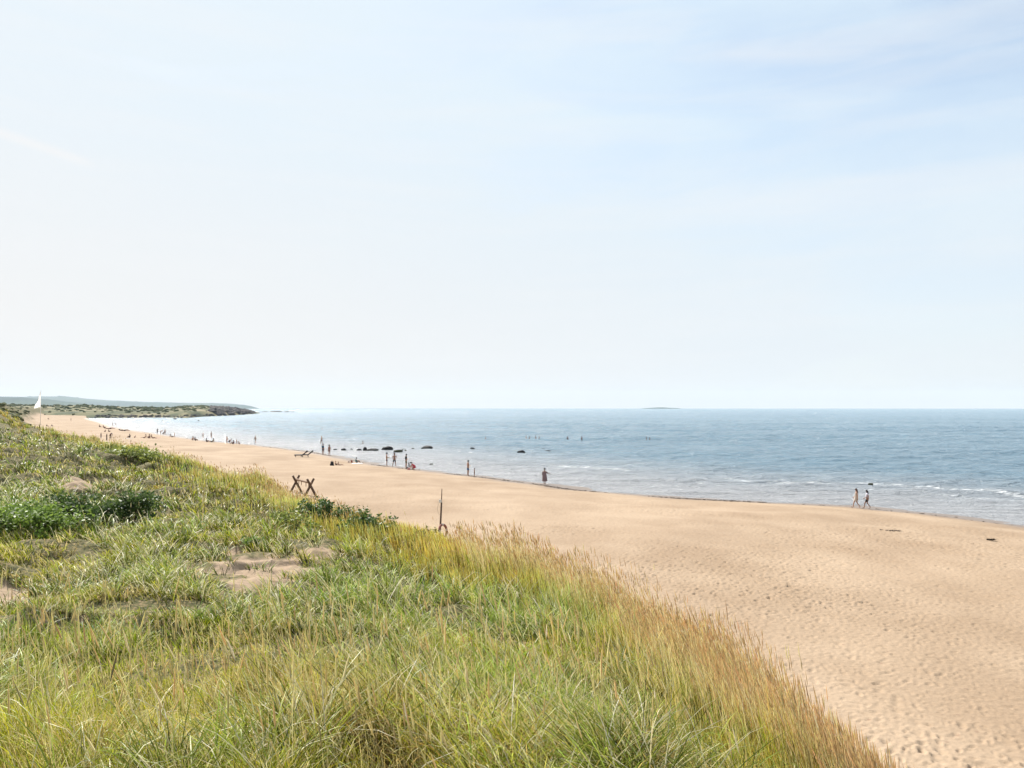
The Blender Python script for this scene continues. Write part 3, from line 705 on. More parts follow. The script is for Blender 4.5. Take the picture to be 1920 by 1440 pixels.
# brow: tall fine grass, green below and gold above, leaning to the left
i = np.where(RS.rand(len(Xt)) < brow * .95)[0]
hb = np.clip(.8 + .5 * fbm(Xt * .5, Yt * .5, 251, 2), .6, 1.3) * np.where(Dt < 25, 1.0, .85) * np.clip(.55 + (Dt - 7) * .05, .55, 1)
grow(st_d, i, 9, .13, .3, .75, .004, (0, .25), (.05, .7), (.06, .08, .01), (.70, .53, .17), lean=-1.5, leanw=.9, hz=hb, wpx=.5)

# extra tufts right on the brow
NB = 9000
pb = RS.rand(NB)
seg = np.array([tuple(q) for q in CRP[3:24]]); 
pr = 21.5 - (RS.rand(NB) ** .62) * 21.0
bx = np.interp(pr, np.arange(len(CRP)), CRP[:, 0]); by = np.interp(pr, np.arange(len(CRP)), CRP[:, 1])
Db = np.hypot(bx, by)
bx = bx + RS.normal(0, 1, NB) * np.clip(Db * .035, .35, 2.5) ; by = by + RS.normal(0, 1, NB) * np.clip(Db * .035, .35, 2.5)
zb_, sb_, tb_, wb_ = height(bx, by, True)
kb = (by > 2.2) & (wb_ < .55) & (fbm(bx * .5, by * .5, 261, 3) > .36)
bx, by, zb_ = bx[kb], by[kb], zb_[kb]
oX, oY, oZ, oD = Xt, Yt, Zt, Dt
Xt, Yt, Zt, Dt = bx, by, zb_, by.copy()
pxb, pyb = proj(bx, by, zb_); tuft_tone()
print('brow tufts', len(Xt))
hb2 = np.interp(pxb, [0, 200, 600, 680, 730, 850, 890, 1100, 1500, 1700], [.8, .8, .75, .6, .4, .42, 1.0, 1.2, .9, .6]) * np.clip(.45 + 1.1 * fbm(bx * .6, by * .6, 271, 3), .5, 1.35)
allb = np.arange(len(Xt))
grow(st_d, allb, 5, .11, .35, .85, .004, (0, .25), (.05, .6), (.06, .08, .01), (.76, .54, .19), lean=-1.5, leanw=.9, hz=hb2, wpx=.48)
grow(st_f, allb[RS.rand(len(allb)) < .5], 9, .14, .2, .6, .005, (0, .3), (.2, 1.0), (.03, .055, .008), (.20, .27, .03), leanw=.5, hz=hb2, nsegn=4)
def seeds(xs, ys, zs, Ds, Lmin, Lmax, lean, lw, hl, hw, colS, colH, amp=(.02, .22), hzz=None):
    n = len(xs)
    az = lean + RS.normal(0, lw, n)
    Ln = RS.uniform(Lmin, Lmax, n) * (hzz if hzz is not None else 1)
    a0 = RS.uniform(0, amp[0] + .1, n); a1 = RS.uniform(amp[0], amp[1] + .15, n)
    wd = np.maximum(.0025, .42 * Ds / 773)
    B = np.stack([xs, ys, zs - .02], 1)
    pts = add_blades(st_s, B, az, Ln, a0, a1, wd, jit((.36, .3, .1), n), jit(colS, n), 3)
    # spindle seed head: two crossed tapered ribbons
    tip = pts[-1]; dirv = pts[-1] - pts[-2]; dirv /= np.linalg.norm(dirv, axis=1)[:, None]
    HL = RS.uniform(*hl, n); W_ = np.maximum(hw * RS.uniform(.8, 1.25, n), .65 * Ds / 773)
    CH_ = jit(colH, n, .25)
    for (ax, ay) in ((1, 0), (0, 1), (.7, .7)):
        o_ = np.stack([ax * W_ / 2, ay * W_ / 2, np.zeros(n)], 1)
        b = tip - dirv * HL[:, None] * .15
        q = [b, b + dirv * HL[:, None] * .25 - o_ * .9, b + dirv * HL[:, None] * .25 + o_ * .9, b + dirv * HL[:, None] * .65 - o_ * .75, b + dirv * HL[:, None] * .65 + o_ * .75, b + dirv * HL[:, None] * 1.05]
        V = np.stack(q, 1); C = np.repeat(CH_[:, None], 6, 1); C[:, 5] *= 1.2; C[:, 0] *= .8
        off = (np.arange(n) * 6)[:, None]
        st_s.append((V.reshape(-1, 3), C.reshape(-1, 3), off + np.array([[1, 2, 4, 3]]), np.concatenate([off + np.array([[0, 2, 1]]), off + np.array([[3, 4, 5]])])))
# stalks along the brow
m = RS.rand(len(Xt)) < np.interp(pxb, [0, 500, 860, 1200, 1500, 1700], [.25, .55, .95, 1.0, .9, .7])
rp = np.repeat(np.where(m)[0], 5)
xs = Xt[rp] + RS.normal(0, .1, len(rp)) * np.clip(Dt[rp] / 14, .7, 3); ys = Yt[rp] + RS.normal(0, .1, len(rp)) * np.clip(Dt[rp] / 14, .7, 3)
seeds(xs, ys, height(xs, ys), Dt[rp], .45, 1.12, -1.5, .4, (.10, .18), .0075, (.68, .54, .26), (.72, .52, .27), (.08, .5), hb2[rp])
Xt, Yt, Zt, Dt = oX, oY, oZ, oD
# stalks inside the field
i = np.where((rn[:, 3] < zv[:, 3] * .13) & (bare[keep] < .4))[0]
seeds(Xt[i], Yt[i], Zt[i], Dt[i], .45, 1.0, -1.3, 1.0, (.11, .2), .011, (.56, .48, .2), (.80, .66, .33), (.05, .5), np.clip(hz[i], .6, 1.1))
flush(st_f, 'fine_grass', mat_blade('fine_grass_leaf', .6, .42, .08))
tag(bpy.data.objects['fine_grass'], 'short yellow green grass and turf covering the dune', 'grass', kind='stuff')
tag(flush(st_m, 'marram_grass', mat_blade('marram_leaf', .45, .36, .18)), 'long blue green arching marram grass on the dune', 'grass', kind='stuff')
tag(flush(st_d, 'dry_grass', mat_blade('dry_leaf', .6, .40, .1)), 'dry straw and tall golden grass along the dune brow', 'grass', kind='stuff')
tag(flush(st_s, 'seed_stalks', mat_blade('seed_head', .7, .5, .1)), 'tan seed heads standing above the dune grass', 'grass', kind='stuff')
del st_f, st_m, st_d, st_s

# ------------------------------------------------------------------ shrubs
print('shrubs')
M_LEAF = mat_blade('rose_leaf', .5, .35, .2)
M_WOOD = smat((.10, .07, .045), .85, .2, 20)
def shrub(px, py, wid, hgt, label, cb=(.05, .085, .025), ct=(.12, .19, .045), n=420, leaf=.05, flowers=0, name='beach_rose_bush', seed=0):
    g = ground(px, py)
    rt = empty(name, g); tag(rt, label, 'bush', 'low bushes in the dune grass')
    r_ = np.random.RandomState(seed * 13 + 5)
    # stems
    V = []; Fq = []; tips = []
    for k in range(9):
        a = r_.uniform(0, 2 * PI); rad = r_.uniform(.2, .85) * wid / 2
        p0 = np.array([math.cos(a) * .08, math.sin(a) * .08, -.25]); p1 = np.array([math.cos(a) * rad * .5, math.sin(a) * rad * .5, hgt * .5]); p2 = np.array([math.cos(a) * rad, math.sin(a) * rad, hgt * r_.uniform(.6, 1.0)])
        tips.append(p2); tips.append(p1 * .5 + p2 * .5 + r_.normal(0, .08, 3) * wid)
        for (A, B, ra, rb) in ((p0, p1, .014, .010), (p1, p2, .010, .005)):
            o = len(V)
            for P, rr in ((A, ra), (B, rb)):
                for j in range(5): V.append(P + np.array([math.cos(j * 1.2566) * rr, math.sin(j * 1.2566) * rr, 0]))
            for j in range(5): Fq.append([o + j, o + (j + 1) % 5, o + 5 + (j + 1) % 5, o + 5 + j])
    link('stem', mesh_np('stem', np.array(V), [np.array(Fq)], M_WOOD), rt)
    # leaf clumps
    nc = 26
    n = int(n * 1.6)
    c = np.array([[r_.normal(0, .24) * wid, r_.normal(0, .24) * wid * .8, hgt * (.15 + .8 * r_.rand() ** .8)] for _ in range(nc)] + tips)
    ci = r_.randint(0, len(c), n)
    P = c[ci] + r_.normal(0, 1, (n, 3)) * np.array([.085, .085, .06]) * max(wid, .6)
    P[:, 2] = np.maximum(P[:, 2], -.1)
    s = leaf * r_.uniform(.6, 1.3, n)
    yaw = r_.uniform(0, 2 * PI, n); pit_ = r_.uniform(-.9, .9, n)
    d = np.stack([np.cos(yaw) * np.cos(pit_), np.sin(yaw) * np.cos(pit_), np.sin(pit_)], 1)
    e = np.cross(d, r_.normal(0, 1, (n, 3)) + np.array([0, 0, 1.5])); e /= np.linalg.norm(e, axis=1)[:, None]
    q = [P - d * s[:, None], P - e * s[:, None] * .55 - d * s[:, None] * .1, P + d * s[:, None], P + e * s[:, None] * .55 - d * s[:, None] * .1]
    V = np.stack(q, 1).reshape(-1, 3)
    t_ = r_.rand(n, 1); C = np.array(cb) * (1 - t_) + np.array(ct) * t_
    C = np.repeat(C[:, None], 4, 1).reshape(-1, 3)
    link('foliage', mesh_np('foliage', V, [np.arange(n * 4).reshape(-1, 4)], M_LEAF, {'col': C}), rt)
    for k in range(flowers):
        p = P[r_.randint(n)] + np.array([0, 0, .06])
        bm = bmesh.new()
        for j in range(5):
            a = j * 1.2566; b = a + .63
            vs = [bm.verts.new(v) for v in ((0, 0, 0), (.035 * math.cos(a), .035 * math.sin(a), .012), (.055 * math.cos(b), .055 * math.sin(b), .02), (.035 * math.cos(b + .63), .035 * math.sin(b + .63), .012))]
            bm.faces.new(vs)
        me = bpy.data.meshes.new('blossom'); bm.to_mesh(me); bm.free()
        f = link('blossom', me, rt, smat((.75, .68, .66), .6)); f.location = p; f.rotation_euler = (r_.uniform(-.6, .9), r_.uniform(-.6, .6), 0)
    return rt
DK = dict(cb=(.035, .07, .018), ct=(.11, .17, .04)); BR = dict(cb=(.07, .12, .02), ct=(.27, .38, .07)); YG = dict(cb=(.12, .15, .03), ct=(.33, .37, .09))
shrub(25, 1000, 1.6, .65, 'bright green leafy bush at the very left edge of the row', **BR, n=1500, seed=1)
shrub(85, 1002, 1.5, .55, 'bright green leafy bush just right of the one at the left edge', **BR, n=1400, seed=2)
shrub(135, 986, 1.3, .75, 'dark green bush right beside the bright green ones', **DK, n=1200, seed=3)
shrub(188, 985, 1.1, .6, 'thin dark bush in the middle of the left row', **DK, n=700, seed=4)
shrub(245, 982, 1.4, .8, 'rounded dark bush with pale blossoms at the right end of the left row', **DK, n=1300, flowers=3, seed=5)
shrub(212, 962, .7, .35, 'small green bush behind the row with one pale blossom', **YG, n=350, flowers=1, seed=6)
shrub(592, 985, 1.3, .85, 'tall dark bush directly below the wooden rack', **DK, n=900, leaf=.06, seed=7)
shrub(640, 988, 1.7, .55, 'dark bush right of the tallest one below the rack', **DK, n=900, leaf=.06, seed=8)
shrub(680, 998, 1.4, .45, 'dark low bush second from the right of the middle row', **DK, n=800, leaf=.06, seed=9)
shrub(716, 1012, 1.0, .4, 'small dark bush at the right end of the middle row', **DK, n=500, leaf=.06, seed=10)
shrub(545, 1005, 1.4, .65, 'yellow green bush left below the tall dark bush', **YG, n=600, seed=11)
shrub(474, 1032, .45, .3, 'small green sprig growing on the bare sand hollow', **BR, n=260, leaf=.045, seed=12)
shrub(787, 1018, 1.1, .35, 'low brown green bush left of the lifebuoy post', cb=(.08, .09, .03), ct=(.22, .2, .07), n=350, seed=13)
for k, (a, b, lb) in enumerate(((205, 850, 'leftmost of the olive bushes on the brow below the far bathers'), (232, 854, 'second from the left of the olive bushes on the far brow'), (262, 858, 'second from the right of the olive bushes on the far brow'), (288, 864, 'rightmost of the olive bushes on the far brow'))):
    shrub(a, b, 2.6, .3, lb, **YG, n=220, leaf=.11, seed=20 + k)

r_ = np.random.RandomState(44)
ua = r_.uniform(-.80, -.60, 2600); da = r_.uniform(150, 640, 2600); xa = ua * da
za, sa, ta, wa = height(xa, da, True)
kk = (wa < .55) & (fbm(xa * .05, da * .05, 47, 3) > .44)
pts_ = np.stack([xa, da, za], 1)[kk]
tag(link('dune_scrub', blob_cloud('dune_scrub', pts_, r_.uniform(.5, 1.7, kk.sum()), mat_far('dune_scrub_leaves', [(.035, .045, .02), (.09, .10, .035), (.17, .15, .07)], .3), 9, .45, .4)), 'dark scrub patches on the distant dune at the left edge', 'scrub', kind='stuff')

# ------------------------------------------------------------------ kelp
def weed_mesh(name, pts, size, seed, mat):
    r_ = np.random.RandomState(seed)
    n = len(pts)
    V = pts[:, None] + r_.normal(0, 1, (n, 4, 3)) * np.array([size, size * .6, size * .22])
    V[..., 2] = np.maximum(V[..., 2], pts[:, None, 2] - .005)
    return mesh_np(name, V.reshape(-1, 3), [np.arange(n * 4).reshape(-1, 4)], mat)
M_KELP = smat((.075, .048, .028), .6, .25, 5)
n = 3600
pr = RS.uniform(2, 18, n) ; 
wx = np.interp(pr, np.arange(len(WLP)), WLP[:, 0]); wy = np.interp(pr, np.arange(len(WLP)), WLP[:, 1])
off = np.abs(RS.normal(0, .45, n)) * np.interp(pr, [2, 8, 18], [1.2, 1.0, 1.5]) + .9 + 1.5 * fbm(wx * .08, wy * .08, 301, 3)
wx -= off * .67; wy -= off * .74
k = (fbm(wx * .16, wy * .16, 311, 3) > .5) | (RS.rand(n) < .06)
wx, wy = wx[k], wy[k]; wz = height(wx, wy) + .03
tag(link('seaweed_line', weed_mesh('seaweed_line', np.stack([wx, wy, wz], 1), .13, 1, M_KELP)), 'thin dark line of seaweed washed up along the water edge', 'seaweed', kind='stuff')
for (a, b, sx, lab) in ((1672, 997, .26, 'dark clump of seaweed alone on the sand below the two walking women'), (1858, 1013, .09, 'small flat scrap of seaweed near the right edge of the beach')):
    g = ground(a, b); r_ = np.random.RandomState(int(a)); q = np.stack([np.clip(r_.normal(0, sx, 130), -2 * sx, 2 * sx), r_.normal(0, sx * .35, 130), np.abs(r_.normal(0.03, .05 * sx / .3, 130))], 1)
    o = link('seaweed_clump', weed_mesh('seaweed_clump', q, .09, int(a), M_KELP)); o.location = g; tag(o, lab, 'seaweed', 'seaweed clumps on the sand')

# ------------------------------------------------------------------ rocks in the water
print('rocks')
M_ROCK = smat((.014, .013, .013), .7, .3, 1.5, .15); M_ROCKG = smat((.04, .042, .02), .7, .3, 1.5, .15)
def rock(px, yb, wpx, hpx, label, mat=M_ROCK, seed=0, skew=0):
    g = at_z(px, yb, 0.0); D = g[1]; hpx = hpx * .88
    w_ = wpx / F * D; h_ = hpx / F * D * 1.0
    bm = bmesh.new(); bmesh.ops.create_icosphere(bm, subdivisions=4, radius=1)
    s_ = seed * 7.7
    for v in bm.verts:
        c = v.co
        # squarish boulder with lumps
        k = (abs(c.x) ** 3 + abs(c.y) ** 3 + abs(c.z) ** 3) ** (-1 / 3)
        c = c * (.55 + .45 * k)
        lump = (vnoise(np.array([c.x * 1.6 + s_]), np.array([c.y * 1.6 + c.z * 2]), seed)[0] - .5) * .42 + (vnoise(np.array([c.x * 4 + s_]), np.array([c.y * 4 - c.z * 4]), seed + 3)[0] - .5) * .16
        c = c * (1 + lump)
        v.co = (c.x * w_ / 2 + skew * c.z * w_ * .2, c.y * w_ * .36, c.z * h_ * .98 if c.z > 0 else c.z * .3)
    for f in bm.faces: f.smooth = True
    me = bpy.data.meshes.new('rock'); bm.to_mesh(me); bm.free()
    o = link('rock', me, None, mat); o.location = (g[0], g[1] + w_ * .3, 0); o.rotation_euler = (0, 0, random.uniform(-.15, .15))
    tag(o, label, 'rock', 'dark rocks standing in the shallows')
for i, r in enumerate([
    (628, 843.2, 7, 1.8, 'thin flat dark rock leftmost of the line of rocks, behind the man in red'), (643, 843.6, 9, 3, 'low pointed rock second from the left of the line of rocks'),
    (659, 842.8, 5, 1.8, 'tiny dark rock between two wider rocks, above the teal sunbather'), (672.5, 844.8, 9, 3.4, 'small oval black rock just left of the block-shaped one'),
    (684.5, 844.6, 7.5, 7, 'upright block-shaped black rock at the left end of a long flat one'), (698.5, 844.4, 21, 4, 'long flat black rock touching the block-shaped one'),
    (725.5, 843.2, 20, 6.6, 'largest black rock, flat topped, above the two standing men'), (745, 847.2, 16, 4.6, 'olive green weedy rock right below the largest black rock'),
    (755, 844.2, 2.6, 2, 'tiny round rock right of the green weedy rock'), (760.5, 844.7, 4, 2, 'tiny rock second to the right of the green weedy rock'),
    (774, 842, 6, 2.2, 'small low rock halfway to the humped rock on the right'), (799, 841.2, 20, 6, 'isolated black humped rock right of the rock line'),
    (885.5, 841, 8, 2, 'thin flat rock above the bather and child'), (869.5, 844, 5, 1.6, 'tiny flat rock left of the thin one above bather and child'),
    (977.5, 848, 13, 4.2, 'low black rock left of the woman in the long dress, far out'), (1026, 846.5, 12, 2.6, 'flat dark rock right above the woman in the long dress'),
    (1019, 842.2, 8, 1.8, 'faint thin rock just behind the flat rock above the long dress'), (809, 870.6, 7, 2, 'small weedy rock in the shallows right of the red sunbather'),
    (1634, 908.5, 9, 3, 'small brown rock in the ripples above the right walking woman'),
    (327, 786.5, 7, 3, 'dark rock in the bay just off the headland'), (372, 789, 3, 1.6, 'tiny rock alone in the bay off the headland'), (305, 789, 3, 1.3, 'tiniest dark rock near the headland shore')]):
    rock(*r[:5], mat=M_ROCKG if 'green' in r[4] or 'weedy' in r[4] or 'brown' in r[4] else M_ROCK, seed=i + 1, skew=(.5 if i == 11 else 0))
for i, (a, w_, h_, lb) in enumerate(((518, 24, 2.2, 'long low reef left of the far skerries'), (538, 10, 1.5, 'short low reef in the middle off the point'), (549, 7, 1.0, 'smallest low reef farthest right off the point'), (497, 12, 1.2, 'low reef nearest to the rocky point'))):
    g = at_z(a, 772.6, 0.0)
    bm = bmesh.new(); bmesh.ops.create_icosphere(bm, subdivisions=3, radius=1)
    for v in bm.verts:
        c = v.co; v.co = (c.x * w_ / 2 / F * g[1], c.y * 12, (c.z * h_ / F * g[1] * (.6 + .8 * float(vnoise(np.array([c.x * 3 + i]), np.array([c.y * 2]), 5)[0]))) if c.z > 0 else c.z)
    me = bpy.data.meshes.new('reef'); bm.to_mesh(me); bm.free()
    o = link('reef', me, None, M_ROCK); o.location = (g[0], g[1], 0); tag(o, lb, 'reef', 'reefs off the headland point')

# ------------------------------------------------------------------ small builders
def beam_bm(bm, A, B, ra, rb=None, seg=8, caps=True):
    rb = rb if rb is not None else ra
    A, B = Vector(A), Vector(B); d = (B - A).normalized()
    u = d.cross(Vector((0, 0, 1)));  u = u.normalized() if u.length > 1e-3 else Vector((1, 0, 0)); v = d.cross(u)
    r1 = [bm.verts.new(A + (u * math.cos(2 * PI * k / seg) + v * math.sin(2 * PI * k / seg)) * ra) for k in range(seg)]
    r2 = [bm.verts.new(B + (u * math.cos(2 * PI * k / seg) + v * math.sin(2 * PI * k / seg)) * rb) for k in range(seg)]
    for k in range(seg): bm.faces.new((r1[k], r1[(k + 1) % seg], r2[(k + 1) % seg], r2[k]))
    if caps: bm.faces.new(r1[::-1]); bm.faces.new(r2)
def box_bm(bm, c, s, rot=None):
    m = Matrix.Translation(c) @ (rot or Matrix.Identity(4)) @ Matrix.Diagonal((*s, 1))
    bmesh.ops.create_cube(bm, size=1, matrix=m)
def from_bm(name, bm, mat, parent=None, smooth=False, bevel=0):
    if bevel: bmesh.ops.bevel(bm, geom=list(bm.edges), offset=bevel, segments=2, affect='EDGES', clamp_overlap=True)
    if smooth:
        for f in bm.faces: f.smooth = True
    bmesh.ops.recalc_face_normals(bm, faces=bm.faces)
    me = bpy.data.meshes.new(name); bm.to_mesh(me); bm.free()
    return link(name, me, parent, mat)

# wooden rack: two crossed-beam frames and a rail with pegs
M_TIMBER = smat((.12, .075, .05), .85, .25, 9); M_RAIL = smat((.22, .14, .09), .8, .2, 9)
g = ground(568, 925)
g = Vector((at_z(582, 925, 1.75)[0], at_z(582, 925, 1.75)[1], 0)); g.z = float(height(np.array([g.x]), np.array([g.y]))[0])
rk = empty('wooden_rack', g); tag(rk, 'dark wooden rack with two crossed beam frames and a rail on the sand', 'rack')
bdir = Vector((-.543, .84, 0)); xdir = Vector((.84, .543, 0))
RL = 3.7; rh = 1.35
for k, q in enumerate((0, 1)):
    c = bdir * RL * q
    gz = float(height(np.array([g.x + c.x]), np.array([g.y + c.y]))[0]) - g.z
    for sgn in (-1, 1):
        bm = bmesh.new()
        A = c + xdir * (-.55 * sgn) + Vector((0, 0, gz - .25)) + bdir * .07 * sgn; B = c + xdir * (.30 * sgn) + Vector((0, 0, gz + rh)) + bdir * .07 * sgn
        beam_bm(bm, A, B, .10, .09, 8)
        from_bm('cross_beam', bm, M_TIMBER, rk, False)
bm = bmesh.new(); za = rh * .76
beam_bm(bm, Vector((0, 0, za)) - bdir * .25, bdir * (RL + .25) + Vector((0, 0, za)), .09, .09, 8); from_bm('rail', bm, M_RAIL, rk)
for q in (.12, .3, .62, .8):
    bm = bmesh.new(); p = bdir * RL * q; beam_bm(bm, p + Vector((0, 0, za - .05)), p + Vector((0, 0, za - .38)), .035, .025, 6); from_bm('peg', bm, M_RAIL, rk)

# lifebuoy post
g = ground(826, 1004); 
pxg = at_z(824, 1010, float(g.z)); g.x, g.y = pxg[0], pxg[1]; g.z = float(height(np.array([g.x]), np.array([g.y]))[0])
Dp = g.y; hp = 92 / F * Dp
lp = empty('lifebuoy_post', g); tag(lp, 'thin dark lifebuoy pole standing at the foot of the dune', 'post')
bm = bmesh.new(); beam_bm(bm, (0, 0, -.4), (.10, 0, hp * .72), .055, .045, 10); from_bm('pole', bm, M_TIMBER, lp, True)
bm = bmesh.new(); beam_bm(bm, (.10, 0, hp * .72), (.12, 0, hp), .028, .02, 8); from_bm('rod', bm, M_TIMBER, lp, True)
bm = bmesh.new(); box_bm(bm, (.04, -.03, hp * .75), (.14, .05, .16)); from_bm('hook_plate', bm, smat((.7, .68, .62), .6), lp, False, .01)
bm = bmesh.new()
for k in range(14):
    a0_, a1_ = k / 14, (k + 1) / 14
    f_ = lambda a: Vector((-.02 + .02 * a - .10 * math.sin(a * PI), -.05, hp * (.72 - .25 * a)))
    beam_bm(bm, f_(a0_), f_(a1_), .008, .008, 5, False)
from_bm('rope', bm, smat((.45, .38, .28), .9), lp)
ringroot = empty('lifebuoy', (g.x + .20, g.y - .12, g.z + .42)); ringroot.rotation_euler = (R(90 - 12), R(0), R(58)); tag(ringroot, 'faded red and white lifebuoy hanging low on the thin post', 'lifebuoy')
def torus_part(r_major, r_minor, a0_, a1_, name, mat):
    bm = bmesh.new(); ns = max(3, int((a1_ - a0_) / .18)); rings = []
    for i in range(ns + 1):
        a = a0_ + (a1_ - a0_) * i / ns; rr = []
        for j in range(10):
            b = 2 * PI * j / 10; q = r_major + r_minor * math.cos(b)
            rr.append(bm.verts.new((q * math.cos(a), q * math.sin(a), r_minor * math.sin(b))))
        rings.append(rr)
    for i in range(ns):
        for j in range(10): bm.faces.new((rings[i][j], rings[i][(j + 1) % 10], rings[i + 1][(j + 1) % 10], rings[i + 1][j]))
    return from_bm(name, bm, mat, ringroot, True)
M_RED = smat((.26, .10, .075), .8); M_BWHITE = smat((.5, .42, .36), .55)
for k in range(4):
    torus_part(.30, .065, k * PI / 2 + .22, (k + 1) * PI / 2 - .22, 'ring_segment', M_RED)
    torus_part(.30, .067, k * PI / 2 - .22, k * PI / 2 + .22, 'ring_band', M_BWHITE)

# white flag
D_ = 330.0; fx = (76.5 - 960) / F * D_; gz = float(height(np.array([fx]), np.array([D_]))[0])
gz_want = CH - (782 - 765) / F * D_
fl = empty('flagpole', (fx, D_, gz)); tag(fl, 'tall white flagpole on the far beach flying a white flag', 'flagpole')
top = CH + (765 - 732) / F * D_ - gz
bm = bmesh.new(); beam_bm(bm, (0, 0, -.5), (0, 0, top), .14, .07, 10); from_bm('pole', bm, smat((.85, .84, .80), .4), fl, True)
bm = bmesh.new(); bmesh.ops.create_uvsphere(bm, u_segments=12, v_segments=8, radius=.16, matrix=Matrix.Translation((0, 0, top + .1))); from_bm('finial', bm, smat((.8, .78, .7), .3), fl, True)
# limp cloth: hangs from the mast and widens downwards
nu, nv = 16, 26
V = []
pz = D_ / F
for j in range(nv):
    v = j / (nv - 1)
    for i in range(nu):
        u = i / (nu - 1)
        wdt = (0.4 + 10.5 * v ** 1.15 + 1.2 * math.sin(v * 9) * (v > .15)) * pz
        zz = top - (2 + 29 * v) * pz - u * (1.0 + 2.2 * v) * pz
        V.append((-.08 - u * wdt, .35 * math.sin(u * 8 + v * 4) * (u ** .6) * (1 - .3 * v) , zz))
cloth = mesh_np('flag', np.array(V), [grid_faces(nv, nu)], None, smooth=True)
mfl, tfl, ofl = newmat('flag_cloth'); d1 = N(tfl, 'ShaderNodeBsdfDiffuse'); d2 = N(tfl, 'ShaderNodeBsdfTranslucent'); mm = N(tfl, 'ShaderNodeMixShader'); mm.inputs[0].default_value = .5
d1.inputs[0].default_value = d2.inputs[0].default_value = (.86, .85, .82, 1); L(tfl, d1.outputs[0], mm.inputs[1]); L(tfl, d2.outputs[0], mm.inputs[2]); L(tfl, mm.outputs[0], ofl.inputs[0])
fo = link('flag', cloth, fl, mfl)
# little white beacon house on the headland
bp = head_pt(np.array([351.0]), np.array([.55]))[0]
D_ = bp[1]; zb0 = CH + (765 - 770.8) / F * D_
bh = empty('white_beacon', (bp[0], D_, zb0)); tag(bh, 'small white beacon hut on the far headland', 'beacon')
hh = 5.2 / F * D_
bm = bmesh.new(); box_bm(bm, (0, 0, hh * .3), (2.2, 2.2, hh * 1.1)); from_bm('wall', bm, smat((.8, .8, .78), .7), bh, False, .05)
bm = bmesh.new(); bmesh.ops.create_cone(bm, segments=4, radius1=1.9, radius2=.1, depth=1.0, cap_ends=True, matrix=Matrix.Translation((0, 0, hh * .85 + .5)) @ Matrix.Rotation(PI / 4, 4, 'Z')); from_bm('roof', bm, smat((.5, .48, .45), .7), bh)
bm = bmesh.new(); box_bm(bm, (0, -1.12, hh * .1), (.8, .06, 1.6)); from_bm('door', bm, smat((.15, .14, .13), .7), bh)

# ------------------------------------------------------------------ people
print('people')
def P_(**k): return k
BASE = dict(
    pel=(0, 0, .95), bel=(0, .005, 1.08), che=(0, -.01, 1.29), nb=(0, -.01, 1.46), nk=(0, .005, 1.53), hd=(0, .02, 1.63), ht=(0, .015, 1.71),
    sL=(-.17, -.01, 1.42), eL=(-.22, -.03, 1.14), wL=(-.21, .05, .90), hL=(-.20, .07, .82),
    sR=(.17, -.01, 1.42), eR=(.22, -.03, 1.14), wR=(.21, .05, .90), hR=(.20, .07, .82),
    jL=(-.09, 0, .90), kL=(-.10, .02, .50), aL=(-.10, -.03, .09), tL=(-.11, .13, .03),
    jR=(.09, 0, .90), kR=(.10, .02, .50), aR=(.10, -.03, .09), tR=(.11, .13, .03))
def pose(**k):
    d = dict(BASE); d.update(k); return d
def lift(d, dz, keys=None):
    return {k: (v[0], v[1], v[2] + dz) for k, v in d.items()}
